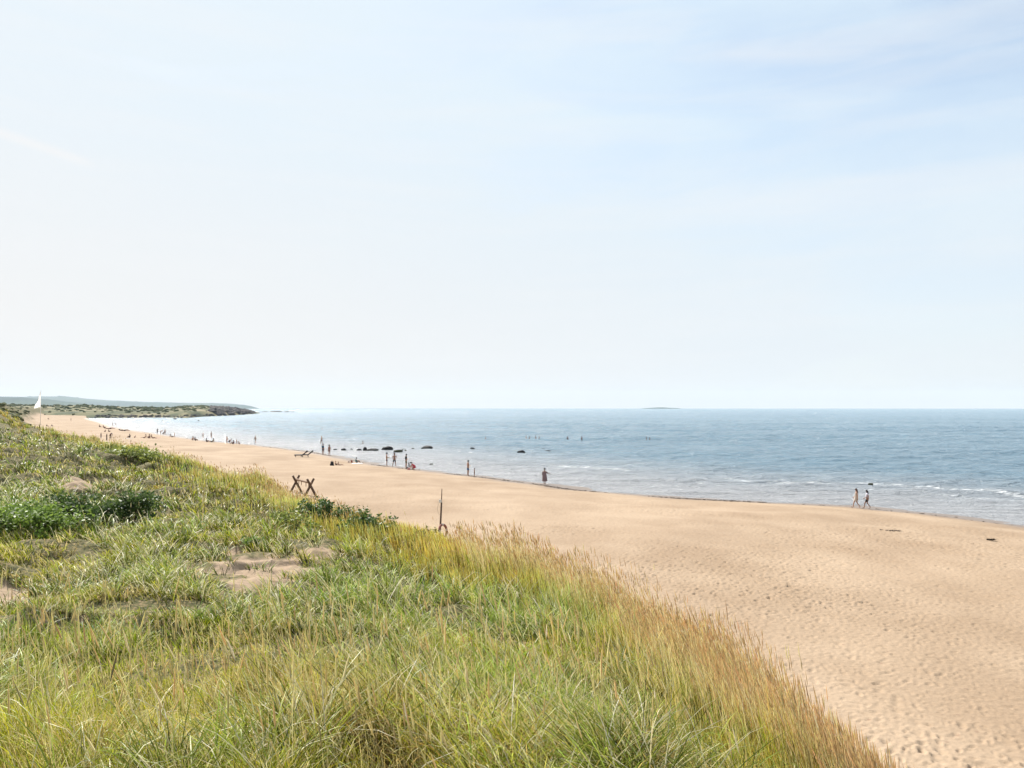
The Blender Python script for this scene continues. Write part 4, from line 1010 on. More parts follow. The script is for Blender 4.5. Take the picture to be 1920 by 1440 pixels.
POSES = dict(
    stand=pose(kL=(-.12, .03, .5), aL=(-.14, -.02, .09), tL=(-.17, .12, .03)),
    walk=pose(kL=(-.09, .20, .52), aL=(-.09, .27, .09), tL=(-.09, .43, .05), kR=(.09, -.02, .50), aR=(.09, -.30, .13), tR=(.09, -.18, .03), pel=(0, 0, .93), eL=(-.22, -.12, 1.16), wL=(-.22, -.10, .92), hL=(-.21, -.08, .84), eR=(.22, .03, 1.15), wR=(.20, .20, .98), hR=(.19, .26, .92)),
    akimbo=pose(eL=(-.36, -.06, 1.20), wL=(-.19, .06, 1.03), hL=(-.15, .12, 1.0), eR=(.34, -.06, 1.20), wR=(.19, .06, 1.03), hR=(.15, .12, 1.0), kL=(-.16, .02, .5), aL=(-.20, -.02, .09), tL=(-.24, .12, .03), kR=(.17, .03, .5), aR=(.24, .0, .09), tR=(.29, .13, .03)),
    armout=pose(eR=(.33, .06, 1.24), wR=(.50, .14, 1.18), hR=(.57, .17, 1.16), kL=(-.09, .10, .5), aL=(-.09, .08, .09), tL=(-.09, .22, .03), kR=(.10, -.02, .50), aR=(.11, -.16, .10), tR=(.12, -.02, .03)),
    armup=pose(eL=(-.30, .05, 1.62), wL=(-.24, .10, 1.86), hL=(-.22, .11, 1.94)),
    chat=pose(che=(0, -.03, 1.29), eL=(-.23, .02, 1.15), wL=(-.12, .22, 1.10), hL=(-.05, .28, 1.10), eR=(.23, .02, 1.15), wR=(.12, .22, 1.12), hR=(.05, .28, 1.13)),
    sit=pose(pel=(0, -.05, .12), bel=(0, -.12, .23), che=(0, -.17, .43), nb=(0, -.15, .60), nk=(0, -.12, .67), hd=(0, -.08, .77), ht=(0, -.09, .85), sL=(-.17, -.15, .56), eL=(-.21, .04, .36), wL=(-.12, .26, .40), hL=(-.04, .31, .39), sR=(.17, -.15, .56), eR=(.21, .04, .36), wR=(.12, .26, .40), hR=(.04, .31, .37), jL=(-.09, -.02, .10), kL=(-.11, .33, .42), aL=(-.11, .50, .07), tL=(-.12, .64, .03), jR=(.09, -.02, .10), kR=(.11, .33, .42), aR=(.11, .50, .07), tR=(.12, .64, .03)),
    lean=pose(pel=(0, 0, .12), bel=(0, -.10, .20), che=(0, -.24, .38), nb=(0, -.31, .54), nk=(0, -.32, .61), hd=(0, -.30, .71), ht=(0, -.32, .79), sL=(-.17, -.30, .50), eL=(-.25, -.42, .27), wL=(-.26, -.50, .06), hL=(-.26, -.53, .03), sR=(.17, -.30, .50), eR=(.25, -.42, .27), wR=(.26, -.50, .06), hR=(.26, -.53, .03), jL=(-.09, .04, .10), kL=(-.12, .45, .16), aL=(-.13, .86, .08), tL=(-.16, .92, .19), jR=(.09, .04, .10), kR=(.12, .42, .28), aR=(.12, .75, .07), tR=(.13, .88, .06)),
    lie=pose(pel=(0, 0, .12), bel=(0, -.13, .12), che=(0, -.34, .14), nb=(0, -.50, .17), nk=(0, -.57, .19), hd=(0, -.66, .23), ht=(0, -.74, .25), sL=(-.17, -.46, .13), eL=(-.27, -.24, .16), wL=(-.20, -.04, .08), hL=(-.18, .04, .06), sR=(.17, -.46, .13), eR=(.27, -.24, .16), wR=(.20, -.04, .08), hR=(.18, .04, .06), jL=(-.09, .04, .10), kL=(-.11, .42, .24), aL=(-.11, .80, .07), tL=(-.13, .85, .18), jR=(.09, .04, .10), kR=(.11, .45, .11), aR=(.12, .87, .07), tR=(.15, .92, .18)),
    crouch=pose(pel=(0, -.08, .36), bel=(0, .02, .47), che=(0, .17, .63), nb=(0, .29, .74), nk=(0, .34, .79), hd=(0, .42, .86), ht=(0, .45, .94), sL=(-.16, .25, .71), eL=(-.20, .40, .48), wL=(-.14, .55, .28), hL=(-.12, .60, .21), sR=(.16, .25, .71), eR=(.20, .40, .48), wR=(.14, .55, .28), hR=(.12, .60, .21), jL=(-.09, -.06, .33), kL=(-.14, .32, .42), aL=(-.12, .05, .09), tL=(-.13, .20, .03), jR=(.09, -.06, .33), kR=(.14, .32, .42), aR=(.12, .05, .09), tR=(.13, .20, .03)),
    bend=pose(pel=(0, -.08, .92), bel=(0, .06, 1.0), che=(0, .24, 1.10), nb=(0, .40, 1.14), nk=(0, .46, 1.14), hd=(0, .56, 1.13), ht=(0, .63, 1.10), sL=(-.16, .36, 1.10), eL=(-.19, .42, .83), wL=(-.16, .50, .62), hL=(-.15, .52, .54), sR=(.16, .36, 1.10), eR=(.19, .42, .83), wR=(.16, .50, .62), hR=(.15, .52, .54), jL=(-.09, -.07, .88), jR=(.09, -.07, .88)))
RADS = dict(pel=.125, bel=.115, che=.135, nb=.075, nk=.052, hd=.085, ht=.062, s=.058, e=.040, w=.027, h=.032, j=.088, k=.056, a=.038, t=.030)
EDG = [('pel', 'bel'), ('bel', 'che'), ('che', 'nb'), ('nb', 'nk'), ('nk', 'hd'), ('hd', 'ht')] + [e for s in 'LR' for e in (('che', 's' + s), ('s' + s, 'e' + s), ('e' + s, 'w' + s), ('w' + s, 'h' + s), ('pel', 'j' + s), ('j' + s, 'k' + s), ('k' + s, 'a' + s), ('a' + s, 't' + s))]
def rad(k, mul=1.0): return RADS.get(k, RADS.get(k[0], .05)) * mul
def skin(verts, edges, radii, sub=1, roots=(0,)):
    me = bpy.data.meshes.new('tmp'); me.from_pydata([tuple(v) for v in verts], edges, [])
    ob = bpy.data.objects.new('tmp', me); COL.objects.link(ob)
    md = ob.modifiers.new('s', 'SKIN'); md.use_smooth_shade = True
    if not me.skin_vertices: ob.update_from_editmode()
    sv = me.skin_vertices[0].data
    for i, r in enumerate(radii):
        sv[i].radius = (r, r); sv[i].use_root = i in roots
    if sub:
        m2 = ob.modifiers.new('u', 'SUBSURF'); m2.levels = sub; m2.render_levels = sub
    dg = bpy.context.evaluated_depsgraph_get()
    out = bpy.data.meshes.new_from_object(ob.evaluated_get(dg))
    bpy.data.objects.remove(ob); bpy.data.meshes.remove(me)
    return out
def join_meshes(ms, name):
    bm = bmesh.new()
    for m in ms: bm.from_mesh(m)
    me = bpy.data.meshes.new(name); bm.to_mesh(me); bm.free()
    for p in me.polygons: p.use_smooth = True
    return me
def V3(t): return np.array(t, float)
_cache = {}
def body_mesh(pn, detail):
    key = ('b', pn, detail)
    if key in _cache: return _cache[key]
    J = POSES[pn]; ks = list(J.keys()); ks.remove('pel'); ks.insert(0, 'pel')
    idx = {k: i for i, k in enumerate(ks)}
    ms = [skin([J[k] for k in ks], [(idx[a], idx[b]) for a, b in EDG], [rad(k) for k in ks], 2 if detail else 1)]
    # face: nose, ears
    hd = V3(J['hd']); up = V3(J['ht']) - V3(J['nk']); up /= np.linalg.norm(up)
    fw = np.array([0, 1.0, 0]); fw = fw - up * fw.dot(up); fw /= np.linalg.norm(fw)
    if pn == 'bend': fw = np.array([0, .25, -.97])
    sd_ = np.cross(fw, up)
    ms.append(skin([hd + fw * .07 + up * .02, hd + fw * .103 - up * .012], [(0, 1)], [.012, .015], 1))
    for s in (-1, 1): ms.append(skin([hd + sd_ * .075 * s - up * .01, hd + sd_ * .088 * s + up * .022], [(0, 1)], [.014, .012], 1))
    # hands: four fingers and a thumb each
    if detail:
        for s, q in (('L', -1), ('R', 1)):
            h = V3(J['h' + s]); w_ = V3(J['w' + s]); d = h - w_; d /= np.linalg.norm(d)
            side = np.cross(d, np.array([q * 1.0, 0, 0.01])); side /= np.linalg.norm(side)
            cur = np.cross(side, d)
            for i, ln in enumerate((.062, .074, .070, .055)):
                b = h + side * (i - 1.5) * .019; ms.append(skin([b, b + d * ln * .55, b + d * ln * .95 + cur * .02], [(0, 1), (1, 2)], [.010, .009, .007], 0))
            b = w_ * .35 + h * .65 + side * -.028; ms.append(skin([b, b - side * .025 + d * .03, b - side * .03 + d * .058], [(0, 1), (1, 2)], [.012, .010, .008], 0))
    me = join_meshes(ms, 'person'); _cache[key] = me; return me
def mid(J, a, b, t): return V3(J[a]) * (1 - t) + V3(J[b]) * t
def cloth_mesh(pn, kind):
    key = ('c', pn, kind)
    if key in _cache: return _cache[key]
    J = POSES[pn]
    if kind in ('shorts', 'trunks', 'trousers', 'bikini_bottom'):
        q = {'shorts': .75, 'trunks': .5, 'trousers': 1.0, 'bikini_bottom': .12}[kind]
        vs = [mid(J, 'pel', 'bel', .0), mid(J, 'pel', 'bel', .55)]; r = [.137, .128]; ed = [(0, 1)]
        for s in 'LR':
            n = len(vs); vs += [V3(J['j' + s]), mid(J, 'j' + s, 'k' + s, q)]; r += [.102, .102 - .02 * q if kind != 'bikini_bottom' else .1]; ed += [(0, n), (n, n + 1)]
            if kind == 'trousers': vs.append(mid(J, 'k' + s, 'a' + s, .9)); r.append(.055); ed.append((n + 1, n + 2))
        me = skin(vs, ed, r, 1)
    elif kind in ('shirt', 'vest', 'bikini_top'):
        if kind == 'bikini_top':
            vs = [mid(J, 'bel', 'che', .8), mid(J, 'che', 'nb', .15)]; r = [.14, .138]; ed = [(0, 1)]
        else:
            vs = [mid(J, 'pel', 'bel', .35), V3(J['bel']), V3(J['che']), mid(J, 'che', 'nb', .85)]; r = [.14, .133, .152, .085]; ed = [(0, 1), (1, 2), (2, 3)]
            if kind == 'shirt':
                for s in 'LR':
                    n = len(vs); vs += [V3(J['s' + s]), mid(J, 's' + s, 'e' + s, .6)]; r += [.075, .062]; ed += [(2, n), (n, n + 1)]
        me = skin(vs, ed, r, 1)
    elif kind in ('dress', 'kaftan'):
        c0 = mid(J, 'che', 'nb', .75); c1 = V3(J['che']); c2 = V3(J['bel']); c3 = V3(J['pel']); kn = (V3(J['kL']) + V3(J['kR'])) / 2
        q = .62 if kind == 'dress' else 1.35
        c4 = c3 + (kn - c3) * q
        f_ = 1.0 if kind == 'dress' else 1.35
        lev = [(c0, .09, .075), (c1 + (c0 - c1) * .35, .185, .125), (c1, .165 * f_, .135), (c2, .15 * f_, .125 * f_), (c3, .175 * f_, .15 * f_), ((c3 + c4) / 2, .195 * f_, .175 * f_), (c4, .215 * f_, .20 * f_)]
        V = []
        for (c, rx, ry) in lev:
            for k in range(20):
                a = 2 * PI * k / 20; w_ = 1 + .04 * math.sin(a * 6) * (rx > .17)
                V.append(c + np.array([rx * math.cos(a) * w_, ry * math.sin(a) * w_, 0]))
        m1_ = mesh_np('d', np.array(V), [grid_faces(len(lev), 20, True)], smooth=True)
        ms = [m1_]
        if kind == 'kaftan':
            for s in 'LR': ms.append(skin([V3(J['s' + s]), V3(J['e' + s]), mid(J, 'e' + s, 'w' + s, .6)], [(0, 1), (1, 2)], [.075, .075, .08], 1))
        me = join_meshes(ms, kind)
    elif kind == 'towel':
        me = None
    _cache[key] = me; me.name = kind
    return me
def hair_mesh(pn, long):
    key = ('h', pn, long)
    if key in _cache: return _cache[key]
    J = POSES[pn]; hd = V3(J['hd']); nk = V3(J['nk']); up = V3(J['ht']) - nk; up /= np.linalg.norm(up)
    fw = np.array([0, 1.0, 0]); fw = fw - up * fw.dot(up); fw /= np.linalg.norm(fw)
    if pn == 'bend': fw = np.array([0, .25, -.97])
    if not long:
        vs = [hd + up * .035 - fw * .02, hd + up * .065 + fw * .005, hd - fw * .045 - up * .02]; ed = [(0, 1), (0, 2)]; r = [.092, .07, .07]
    else:
        vs = [hd + up * .035 - fw * .02, hd + up * .065 + fw * .005, hd - fw * .055 - up * .04, nk - fw * .075 - up * .05, nk - fw * .115 - up * .22]; ed = [(0, 1), (0, 2), (2, 3), (3, 4)]; r = [.093, .07, .078, .075, .05]
    me = skin(vs, ed, r, 1); me.name = 'hair'; _cache[key] = me; return me

SK1 = (.42, .24, .16); SK2 = (.30, .165, .11); SK3 = (.52, .33, .24)
BLK = (.02, .02, .024); NVY = (.025, .035, .075); BLUE = (.03, .10, .22); MAR = (.09, .02, .035); RED = (.45, .02, .05); WHT = (.72, .7, .7); TEAL = (.04, .20, .22); BEI = (.48, .40, .33); GRY = (.2, .2, .22); PNK = (.6, .25, .28); BRN = (.12, .07, .05); OLV = (.13, .13, .06); LBL = (.3, .42, .5)
def person(px, py, hpx, pn, face, skinc, clothes, label, hair=BRN, long=False, sea=False, name='person', group=None, hm=None):
    """face: azimuth in degrees (0 = away from the viewer, 90 = right); hpx: photo height used for scale of the standing body"""
    if sea:
        xy = at_z(px, py, 0.0); g = Vector((xy[0], xy[1], 0.0))
    else:
        g = ground(px, py)
    ht_ = POSES[pn]['ht'][2] + .075
    D = g.y
    if hpx: s = hpx / F * D / (ht_ if pn != 'armup' else 1.98)
    else: s = (1.72 if sea else (hm or 1.72)) / 1.79
    if D > 170: s *= 1.1
    if pn not in ('lie',): s = float(np.clip(s, .55, 1.12))
    sink = 0
    if sea:
        sink = -(hm or 0)
    o = empty(name, (g.x, g.y, g.z + sink * 1.0), -R(face)); o.scale = (s, s, s)
    tag(o, label, 'person', group)
    det = (hpx or 0) > 19
    def part(nm, me, col, rough=.7):
        p = bpy.data.objects.new(nm, me); COL.objects.link(p); p.parent = o
        if not me.materials: me.materials.append(smat(col, rough))
        p.material_slots[0].link = 'OBJECT'; p.material_slots[0].material = smat(col, rough, .08, 8)
    part('body', body_mesh(pn, det), skinc, .55)
    part('hair', hair_mesh(pn, long), hair, .5)
    for (k, c) in clothes: part(k, cloth_mesh(pn, k), c, .85)
    return o
GA = 'people on the beach'; GB = 'bathers out in the sea'
A = person
A(1606, 952.5, 37, 'walk', -62, SK1, [('dress', BEI)], 'woman in a short beige dress walking at the water edge, left of the two walkers', hair=(.10, .05, .03), long=True, group=GA)
A(1626, 953.6, 35, 'walk', -70, SK2, [('shirt', (.62, .6, .68)), ('shorts', BLK)], 'dark haired woman in white top and dark shorts walking at the water edge', hair=BLK, long=True, group=GA)
A(1021, 908, 30, 'armout', 20, SK2, [('kaftan', (.22, .15, .15))], 'woman in a long brown patterned dress at the water edge holding one arm out', hair=BLK, long=False, group=GA)
A(877.5, 891.8, 29, 'chat', 60, SK1, [('shorts', BLUE)], 'shirtless man in blue shorts standing beside a child at the water edge', hair=BLK, group=GA)
A(889.4, 894.3, 16.5, 'stand', 100, SK2, [('trunks', BRN)], 'small child standing right of the man in blue shorts', hair=BRN, group=GA)
A(725, 873.8, 26, 'chat', 80, SK1, [('shorts', MAR)], 'shirtless man in long maroon shorts facing the other man', hair=BLK, group=GA)
A(739.5, 875.5, 26, 'akimbo', -170, SK2, [('shorts', BLK)], 'shirtless man in black shorts with hands on hips', hair=BRN, group=GA)
A(761.4, 877.5, 26.5, 'chat', 60, SK1, [('shirt', BLK), ('shorts', OLV)], 'person in a black top standing behind the pushchair', hair=BLK, group=GA)
A(777.5, 881.5, 17, 'crouch', -80, SK3, [('shirt', RED), ('shorts', RED)], 'person in bright red crouching beside the pushchair', hair=BLK, group=GA)
A(605.5, 853, 22.5, 'stand', 30, SK2, [('shirt', (.02, .08, .14)), ('trunks', NVY)], 'person in a dark blue top and trunks, left of a pair on the sand spit', hair=BLK, group=GA)
A(617.3, 855.2, 21.5, 'stand', -150, SK2, [('vest', (.28, .08, .05)), ('trunks', MAR)], 'person in a red brown vest, right of a pair on the sand spit', hair=BRN, group=GA)
A(603, 832.5, 14.5, 'walk', -60, SK2, [('trunks', MAR)], 'bather in maroon trunks wading behind the blue topped person', hair=BRN, sea=True, group=GA, hm=.1)
A(630, 872.6, 8.5, 'sit', 80, SK1, [('shorts', BLK)], 'sunbather with bare back and black shorts sitting beside a dark bag', hair=(.3, .12, .06), group=GA)
A(637, 873.0, 7.5, 'lean', 70, SK3, [('trunks', BLK), ('bikini_top', PNK)], 'sunbather leaning back in a pink top beside a sitting person', hair=BRN, group=GA)
A(669, 868, 10.5, 'sit', 60, SK2, [('shirt', TEAL), ('shorts', GRY)], 'person in a teal shirt sitting on a white towel', hair=BLK, group=GA)
A(478.7, 832, 13.5, 'walk', 30, SK2, [('trunks', BLK), ('vest', (.06, .04, .04))], 'lone dark figure walking in the shallows of the bay', hair=BRN, group=GA)
A(425.5, 831, 13, 'armup', -20, SK1, [('trunks', PNK)], 'person raising one arm at the edge of the bay', hair=BRN, group=GA)
A(429.5, 831.4, 8.5, 'crouch', 70, SK2, [('trunks', BLK), ('vest', BLK)], 'dark figure crouching beside the one with a raised arm', hair=BLK, group=GA)
A(437, 833, 7.5, 'sit', -90, SK2, [('shirt', MAR), ('shorts', BLK)], 'figure in maroon sitting between the crouching one and the children', hair=BLK, group=GA)
A(443.5, 833, 8.5, 'stand', 30, SK1, [('trunks', NVY)], 'child standing right of the sitting figure in maroon', hair=BRN, group=GA, hm=1.1)
A(449, 833.6, 6.0, 'crouch', -60, SK1, [('trunks', GRY)], 'small child crouching at the right end of the family by the bay', hair=BRN, group=GA)
A(398, 829, 7.0, 'lean', -85, SK2, [('shirt', OLV), ('shorts', BLK)], 'person in olive leaning back on the sand in the bay', hair=BLK, group=GA)
A(388, 829, 6.8, 'sit', 85, SK2, [('shirt', BLK), ('shorts', BLK)], 'person in black sitting left of the one in olive', hair=BLK, group=GA)
A(396, 821, 11, 'stand', 100, SK2, [('trunks', BLK), ('vest', BLK)], 'dark figure standing in the shallows behind two sitting people', hair=BLK, sea=True, group=GA, hm=.05)
A(380.5, 821.5, 9.5, 'stand', 0, SK3, [('vest', WHT), ('shorts', BEI)], 'pale dressed figure standing faintly in the bright shallows', hair=BEI, sea=True, group=GA, hm=.05)
A(366.5, 826.5, 6.8, 'sit', 40, SK2, [('shirt', BRN), ('shorts', BLK)], 'lone sitter in brown on the sand between two groups in the bay', hair=BLK, group=GA)
A(361.5, 825.5, 7, 'sit', -40, SK1, [('trunks', GRY)], 'small pale sitter just left of the lone sitter in brown', hair=BRN, group=GA)
A(327, 819.3, 8, 'stand', -90, SK1, [('trunks', GRY)], 'small child standing by a pale sitting parent on the bay sand', hair=BRN, group=GA, hm=1.1)
A(322, 819.8, 6, 'lean', 85, SK1, [('shorts', BRN), ('shirt', BEI)], 'person in beige sitting beside a small child on the bay sand', hair=BRN, group=GA)
A(309.3, 815.2, 9.3, 'stand', 20, SK2, [('trunks', MAR)], 'figure standing right of a crouching pair in the far bay', hair=BRN, group=GA)
A(305.5, 815.2, 6.5, 'crouch', 60, SK2, [('shirt', BLK), ('trunks', BLK)], 'figure in black crouching left of the standing one in the far bay', hair=BLK, group=GA)
A(301, 814.6, 6.6, 'bend', 80, SK1, [('trunks', BRN)], 'figure bending over beside the crouching one in the far bay', hair=BRN, group=GA)
A(295.3, 813, 8.8, 'stand', 150, SK2, [('trousers', BLK), ('shirt', BLK)], 'slim figure all in black standing at the left of the far bay group', hair=BLK, group=GA)
A(286.5, 822, 7.6, 'lean', 85, SK2, [('trunks', MAR)], 'sunbather in maroon at the right end of the sitting row', hair=BRN, group=GA)
A(279.5, 821.8, 7.8, 'sit', -60, SK2, [('shorts', BLK), ('vest', MAR)], 'sunbather in black shorts in the middle of the sitting row', hair=BLK, group=GA)
A(271, 821.5, 7.4, 'lean', -85, SK1, [('trunks', BLK)], 'sunbather leaning back at the left end of the sitting row', hair=BLK, group=GA)
A(252, 821.5, 4.5, 'crouch', 90, SK2, [('vest', BRN), ('trunks', BLK)], 'small dark figure huddled between two seated groups', hair=BLK, group=GA)
A(242.5, 821, 6.8, 'sit', -80, SK2, [('shirt', BLK), ('shorts', BLK)], 'sitter in black facing left beside a pale towel', hair=BLK, group=GA)
A(232.5, 808.2, 3.5, 'lie', 85, SK2, [('shorts', BLK), ('shirt', BLK)], 'figure in black lying flat near the curve of the bay', hair=BLK, group=GA)
A(207, 823.5, 10, 'bend', 130, SK2, [('trousers', BLK), ('shirt', MAR)], 'person in maroon bending behind the dune grass', hair=BLK, group=GA)
A(200, 826.5, 13, 'stand', 90, SK2, [('trousers', BLK), ('shirt', BLK)], 'person all in black standing partly behind the dune grass', hair=BLK, group=GA)
A(189.3, 822, 9.5, 'stand', 0, SK1, [('trousers', GRY), ('shirt', (.4, .35, .33))], 'faint grey dressed person at the left of the pair behind the dune grass', hair=BRN, group=GA)
A(204.5, 810, 5, 'sit', 60, SK2, [('shirt', BRN), ('shorts', BLK)], 'dark sitter just above the heads of the pair behind the grass', hair=BLK, group=GA)
A(197, 810, 4, 'sit', -60, SK2, [('shirt', MAR), ('shorts', BLK)], 'smaller sitter left of the dark one above the pair behind the grass', hair=BRN, group=GA)
A(199.5, 804, 3.5, 'lean', 80, SK2, [('shirt', BLK), ('shorts', BLK)], 'lounging figure in black in the far cluster by the bay curve', hair=BLK, group=GA)
A(205, 804.5, 3.5, 'lie', 80, SK1, [('shorts', MAR)], 'figure lying right of the lounging one in black by the bay curve', hair=BRN, group=GA)
A(187, 801, 4.4, 'sit', 90, SK2, [('shirt', BLK), ('shorts', BLK)], 'farthest left sitter in black by the bay curve', hair=BLK, group=GA)
A(194, 801.5, 4.2, 'sit', 10, SK1, [('trunks', OLV)], 'pale backed sitter right of the farthest left one', hair=BRN, group=GA)
A(210.6, 798, 6, 'stand', 80, SK2, [('trunks', BLK), ('vest', BLK)], 'left one of two dark figures standing in the far shallows', hair=BLK, sea=True, group=GA, hm=.1)
A(217, 798.3, 5.6, 'stand', -80, SK2, [('trunks', NVY), ('vest', NVY)], 'right one of two dark figures standing in the far shallows', hair=BLK, sea=True, group=GA, hm=.1)
for (a, b, lb) in ((90.5, 786.4, 'single dark speck of a sitter near the flagpole on the far sand'), (97.5, 799.5, 'dark sitter seen just over the dune brow left of the flag line'), (133, 789.5, 'tiny figure on the far sand right of the flagpole'), (88, 799.5, 'leftmost dark sitter over the dune brow')):
    A(a, b, 3.6 if a != 133 else 5, 'sit' if a != 133 else 'stand', 30, SK2, [('shirt', BLK), ('shorts', BLK)], lb, hair=BLK, group=GA)
# bathers, chest or waist deep: feet below the surface
for (a, b, dz, pn, f_, lb) in (
    (986.6, 823.2, .7, 'chat', 100, 'leftmost and darkest of the four bathers in a row far out'), (992.8, 823.0, 1.1, 'chat', -90, 'small pale bather second in the row of four far out'),
    (1004.6, 823.4, .7, 'stand', -60, 'third bather in the row of four far out'), (1010.8, 823.0, 1.0, 'stand', -90, 'small bather at the right end of the row of four far out'),
    (1064.2, 824.2, .8, 'stand', 20, 'lone bather waist deep right of the row of four'), (1090.8, 824.8, .72, 'chat', -40, 'sturdy lone bather farther right of the row of four'),
    (1212.4, 824.6, .8, 'stand', 80, 'left one of the rightmost pair of bathers'), (1218, 825, .9, 'stand', -80, 'right one of the rightmost pair of bathers'),
    (910.4, 822.3, 1.35, 'chat', 60, 'swimmer with head out of the water, left of the row of four'), (604, 804.6, 1.2, 'stand', 60, 'swimmer farthest out above the pair on the sand spit'),
    (680.4, 831.5, 1.2, 'stand', 90, 'bather standing shoulder deep above the block-shaped rock')):
    A(a, b, None, pn, f_, (.15, .08, .055), [('trunks', BLK), ('vest', BLK)], lb, hair=BLK, sea=True, group=GB, hm=dz + .18 * (dz < 1))

# ------------------------------------------------------------------ beach things
def bag(px, py, w_, h_, col, label, name='beach_bag'):
    g = ground(px, py); o = empty(name, g, random.uniform(-.5, .5)); tag(o, label, 'bag')
    bm = bmesh.new(); bmesh.ops.create_cube(bm, size=1, matrix=Matrix.Translation((0, 0, h_ / 2)) @ Matrix.Diagonal((w_, w_ * .55, h_, 1)))
    for v in bm.verts:
        if v.co.z > h_ * .5: v.co.x *= .62; v.co.y *= .4
    bmesh.ops.subdivide_edges(bm, edges=bm.edges, cuts=3, use_grid_fill=True)
    for v in bm.verts: v.co += Vector((random.uniform(-1, 1), random.uniform(-1, 1), random.uniform(-.6, .6))) * .025
    from_bm('pack', bm, smat(col, .8), o, True)
    bm = bmesh.new(); prev_ = None
    for k in range(9):
        a = PI * k / 8; p = Vector((math.cos(a) * w_ * .2, 0, h_ * .97 + math.sin(a) * h_ * .3))
        if prev_: beam_bm(bm, prev_, p, .012, .012, 5, False)
        prev_ = p
    from_bm('handle', bm, smat(col, .8), o)
    return o
bag(622.5, 873, .55, .55, BLK, 'black backpack left of the bare backed sunbather')
bag(659.5, 867.5, .32, .3, (.28, .08, .05), 'small red brown bag left of the person in teal')
bag(654, 867.3, .3, .22, (.6, .45, .38), 'small pale bag left of the red brown bag')
bag(766.5, 881, .4, .25, (.5, .2, .18), 'small pinkish bag on the sand in front of the pushchair')
def towel(px, py, w_, l_, col, label, rz=0.2):
    g = ground(px, py); nx, ny = 12, 8; V = []
    for j in range(ny):
        for i in range(nx):
            x = (i / (nx - 1) - .5) * w_; y = (j / (ny - 1) - .5) * l_
            V.append((x + random.uniform(-.01, .01), y, .035 + .015 * math.sin(i * 2.1 + j) + random.uniform(0, .008)))
    me = mesh_np('towel', np.array(V), [grid_faces(ny, nx)], smooth=True)
    o = link('beach_towel', me, None, smat(col, .9)); md = o.modifiers.new('thick', 'SOLIDIFY'); md.thickness = .012
    o.location = g; o.rotation_euler = (0, 0, rz); tag(o, label, 'towel')
towel(670, 869.3, 1.6, .9, (.78, .78, .78), 'white towel under the person in the teal shirt')
towel(393, 829.6, 2.2, 1.0, OLV, 'olive mat between the two seated people in the bay')
towel(240, 822.2, 2.0, 1.0, (.7, .66, .62), 'pale towel beside the sitter in black')
towel(293.5, 821.5, 1.8, 1.0, PNK, 'pinkish towel right of the sitting row')

# two dark loungers
def lounger(px, py, rz, label):
    g = ground(px, py); o = empty('beach_lounger', g, rz); tag(o, label, 'lounger', 'two black beach loungers'); MB_ = smat((.018, .018, .02), .6); MF = smat((.08, .08, .085), .4)
    bm = bmesh.new(); box_bm(bm, (-.25, 0, .38), (1.3, .65, .16)); from_bm('seat', bm, MB_, o, False, .02)
    bm = bmesh.new(); box_bm(bm, (.36 + .38, 0, .40 + .28), (1.05, .65, .16), Matrix.Rotation(R(-38), 4, 'Y')); from_bm('backrest', bm, MB_, o, False, .02)
    bm = bmesh.new(); box_bm(bm, (1.0, 0, .98), (.25, .45, .14), Matrix.Rotation(R(-38), 4, 'Y')); from_bm('pillow', bm, MB_, o, False, .03)
    for x in (-.7, .3):
        for y in (-.26, .26):
            bm = bmesh.new(); beam_bm(bm, (x, y, .34), (x + (.08 if x > 0 else -.08), y, -.03), .035, .03, 6); from_bm('leg', bm, MF, o)
lounger(563, 857.5, R(8), 'left one of the two black beach loungers'); lounger(573.5, 857, R(8), 'right one of the two black beach loungers')

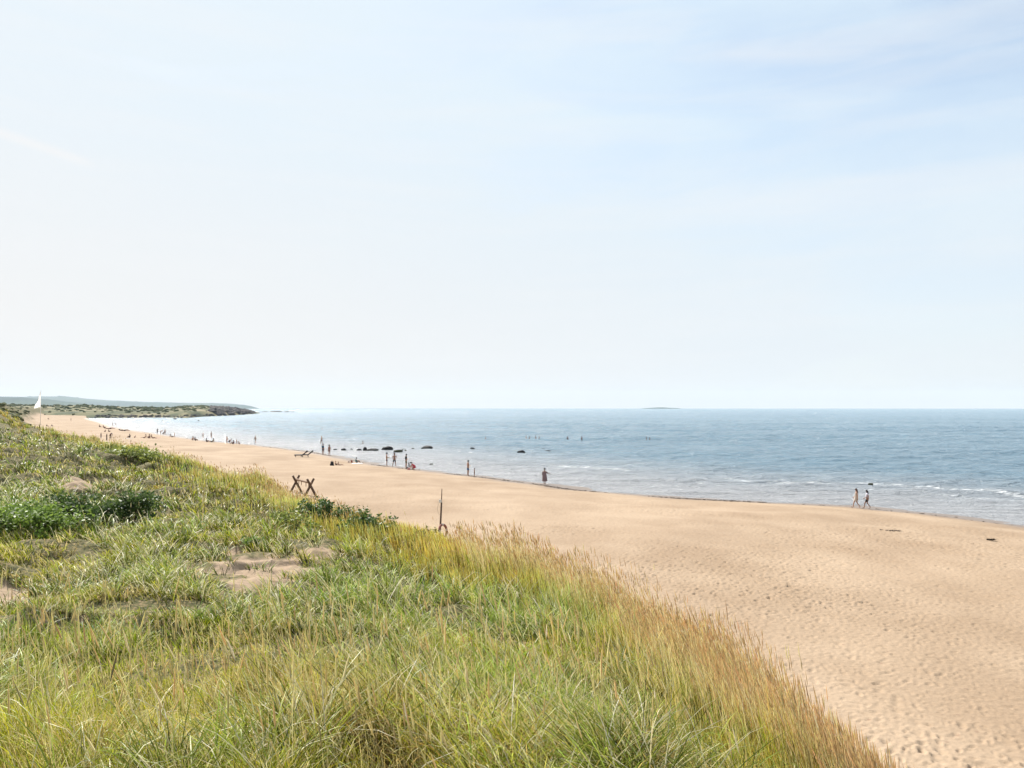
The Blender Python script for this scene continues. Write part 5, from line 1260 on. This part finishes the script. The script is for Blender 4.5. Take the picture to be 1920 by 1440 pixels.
# pushchair
g = ground(768.5, 880); pc = empty('pushchair', g, R(5)); tag(pc, 'black pushchair standing at the water edge between two people', 'pushchair')
MBk = smat((.018, .018, .02), .6); MFr = smat((.12, .12, .13), .35)
bm = bmesh.new(); box_bm(bm, (.12, 0, .42), (.55, .42, .10)); box_bm(bm, (-.16, 0, .66), (.10, .42, .52), Matrix.Rotation(R(-12), 4, 'Y')); from_bm('seat', bm, MBk, pc, False, .03)
bm = bmesh.new()
for k in range(7):
    a = R(20 + 20 * k)
    for j in range(5): bm.verts.new((.02 + .36 * math.cos(a), -.22 + .11 * j, .78 + .32 * math.sin(a)))
bm.verts.ensure_lookup_table()
for k in range(6):
    for j in range(4): bm.faces.new([bm.verts[q] for q in (k * 5 + j, k * 5 + j + 1, k * 5 + j + 6, k * 5 + j + 5)])
bmesh.ops.solidify(bm, geom=list(bm.faces), thickness=.02)
cn = from_bm('canopy', bm, MBk, pc, True); cn.location = (-.1, 0, -.12)
bm = bmesh.new()
for y in (-.23, .23):
    beam_bm(bm, (.45, y, .16), (-.12, y, .72), .016, .016, 6); beam_bm(bm, (-.38, y, .16), (.02, y, .62), .016, .016, 6)
from_bm('frame', bm, MFr, pc)
bm = bmesh.new()
for y in (-.23, .23): beam_bm(bm, (-.12, y, .72), (.34, y, 1.30), .016, .016, 6)
beam_bm(bm, (.34, -.23, 1.30), (.34, .23, 1.30), .022, .022, 8)
from_bm('handle', bm, MFr, pc)
for x in (-.38, .45):
    for y in (-.26, .26):
        bm = bmesh.new(); n = 16; rr = .15
        for i in range(n): beam_bm(bm, (x + rr * math.cos(2 * PI * i / n), y, .16 + rr * math.sin(2 * PI * i / n)), (x + rr * math.cos(2 * PI * (i + 1) / n), y, .16 + rr * math.sin(2 * PI * (i + 1) / n)), .022, .022, 6, False)
        for i in range(4): beam_bm(bm, (x - rr * math.cos(PI * i / 4), y, .16 - rr * math.sin(PI * i / 4)), (x + rr * math.cos(PI * i / 4), y, .16 + rr * math.sin(PI * i / 4)), .008, .008, 4)
        from_bm('wheel', bm, MBk, pc)

# ------------------------------------------------------------------ haze
mh, th_, oh = newmat('haze_air')
pv = N(th_, 'ShaderNodeVolumePrincipled'); pv.inputs['Color'].default_value = (.77, .90, 1.0, 1); pv.inputs['Density'].default_value = 0.000045; pv.inputs['Anisotropy'].default_value = 0.1
L(th_, pv.outputs[0], oh.inputs['Volume'])
USE_HAZE = True
if USE_HAZE:
    bm = bmesh.new(); bmesh.ops.create_cube(bm, size=1, matrix=Matrix.Translation((0, 6700, 146)) @ Matrix.Diagonal((46000, 14200, 300, 1)))
    ho = from_bm('haze', bm, mh); tag(ho, 'thin pale blue sea haze', 'haze', kind='stuff')
print('done')
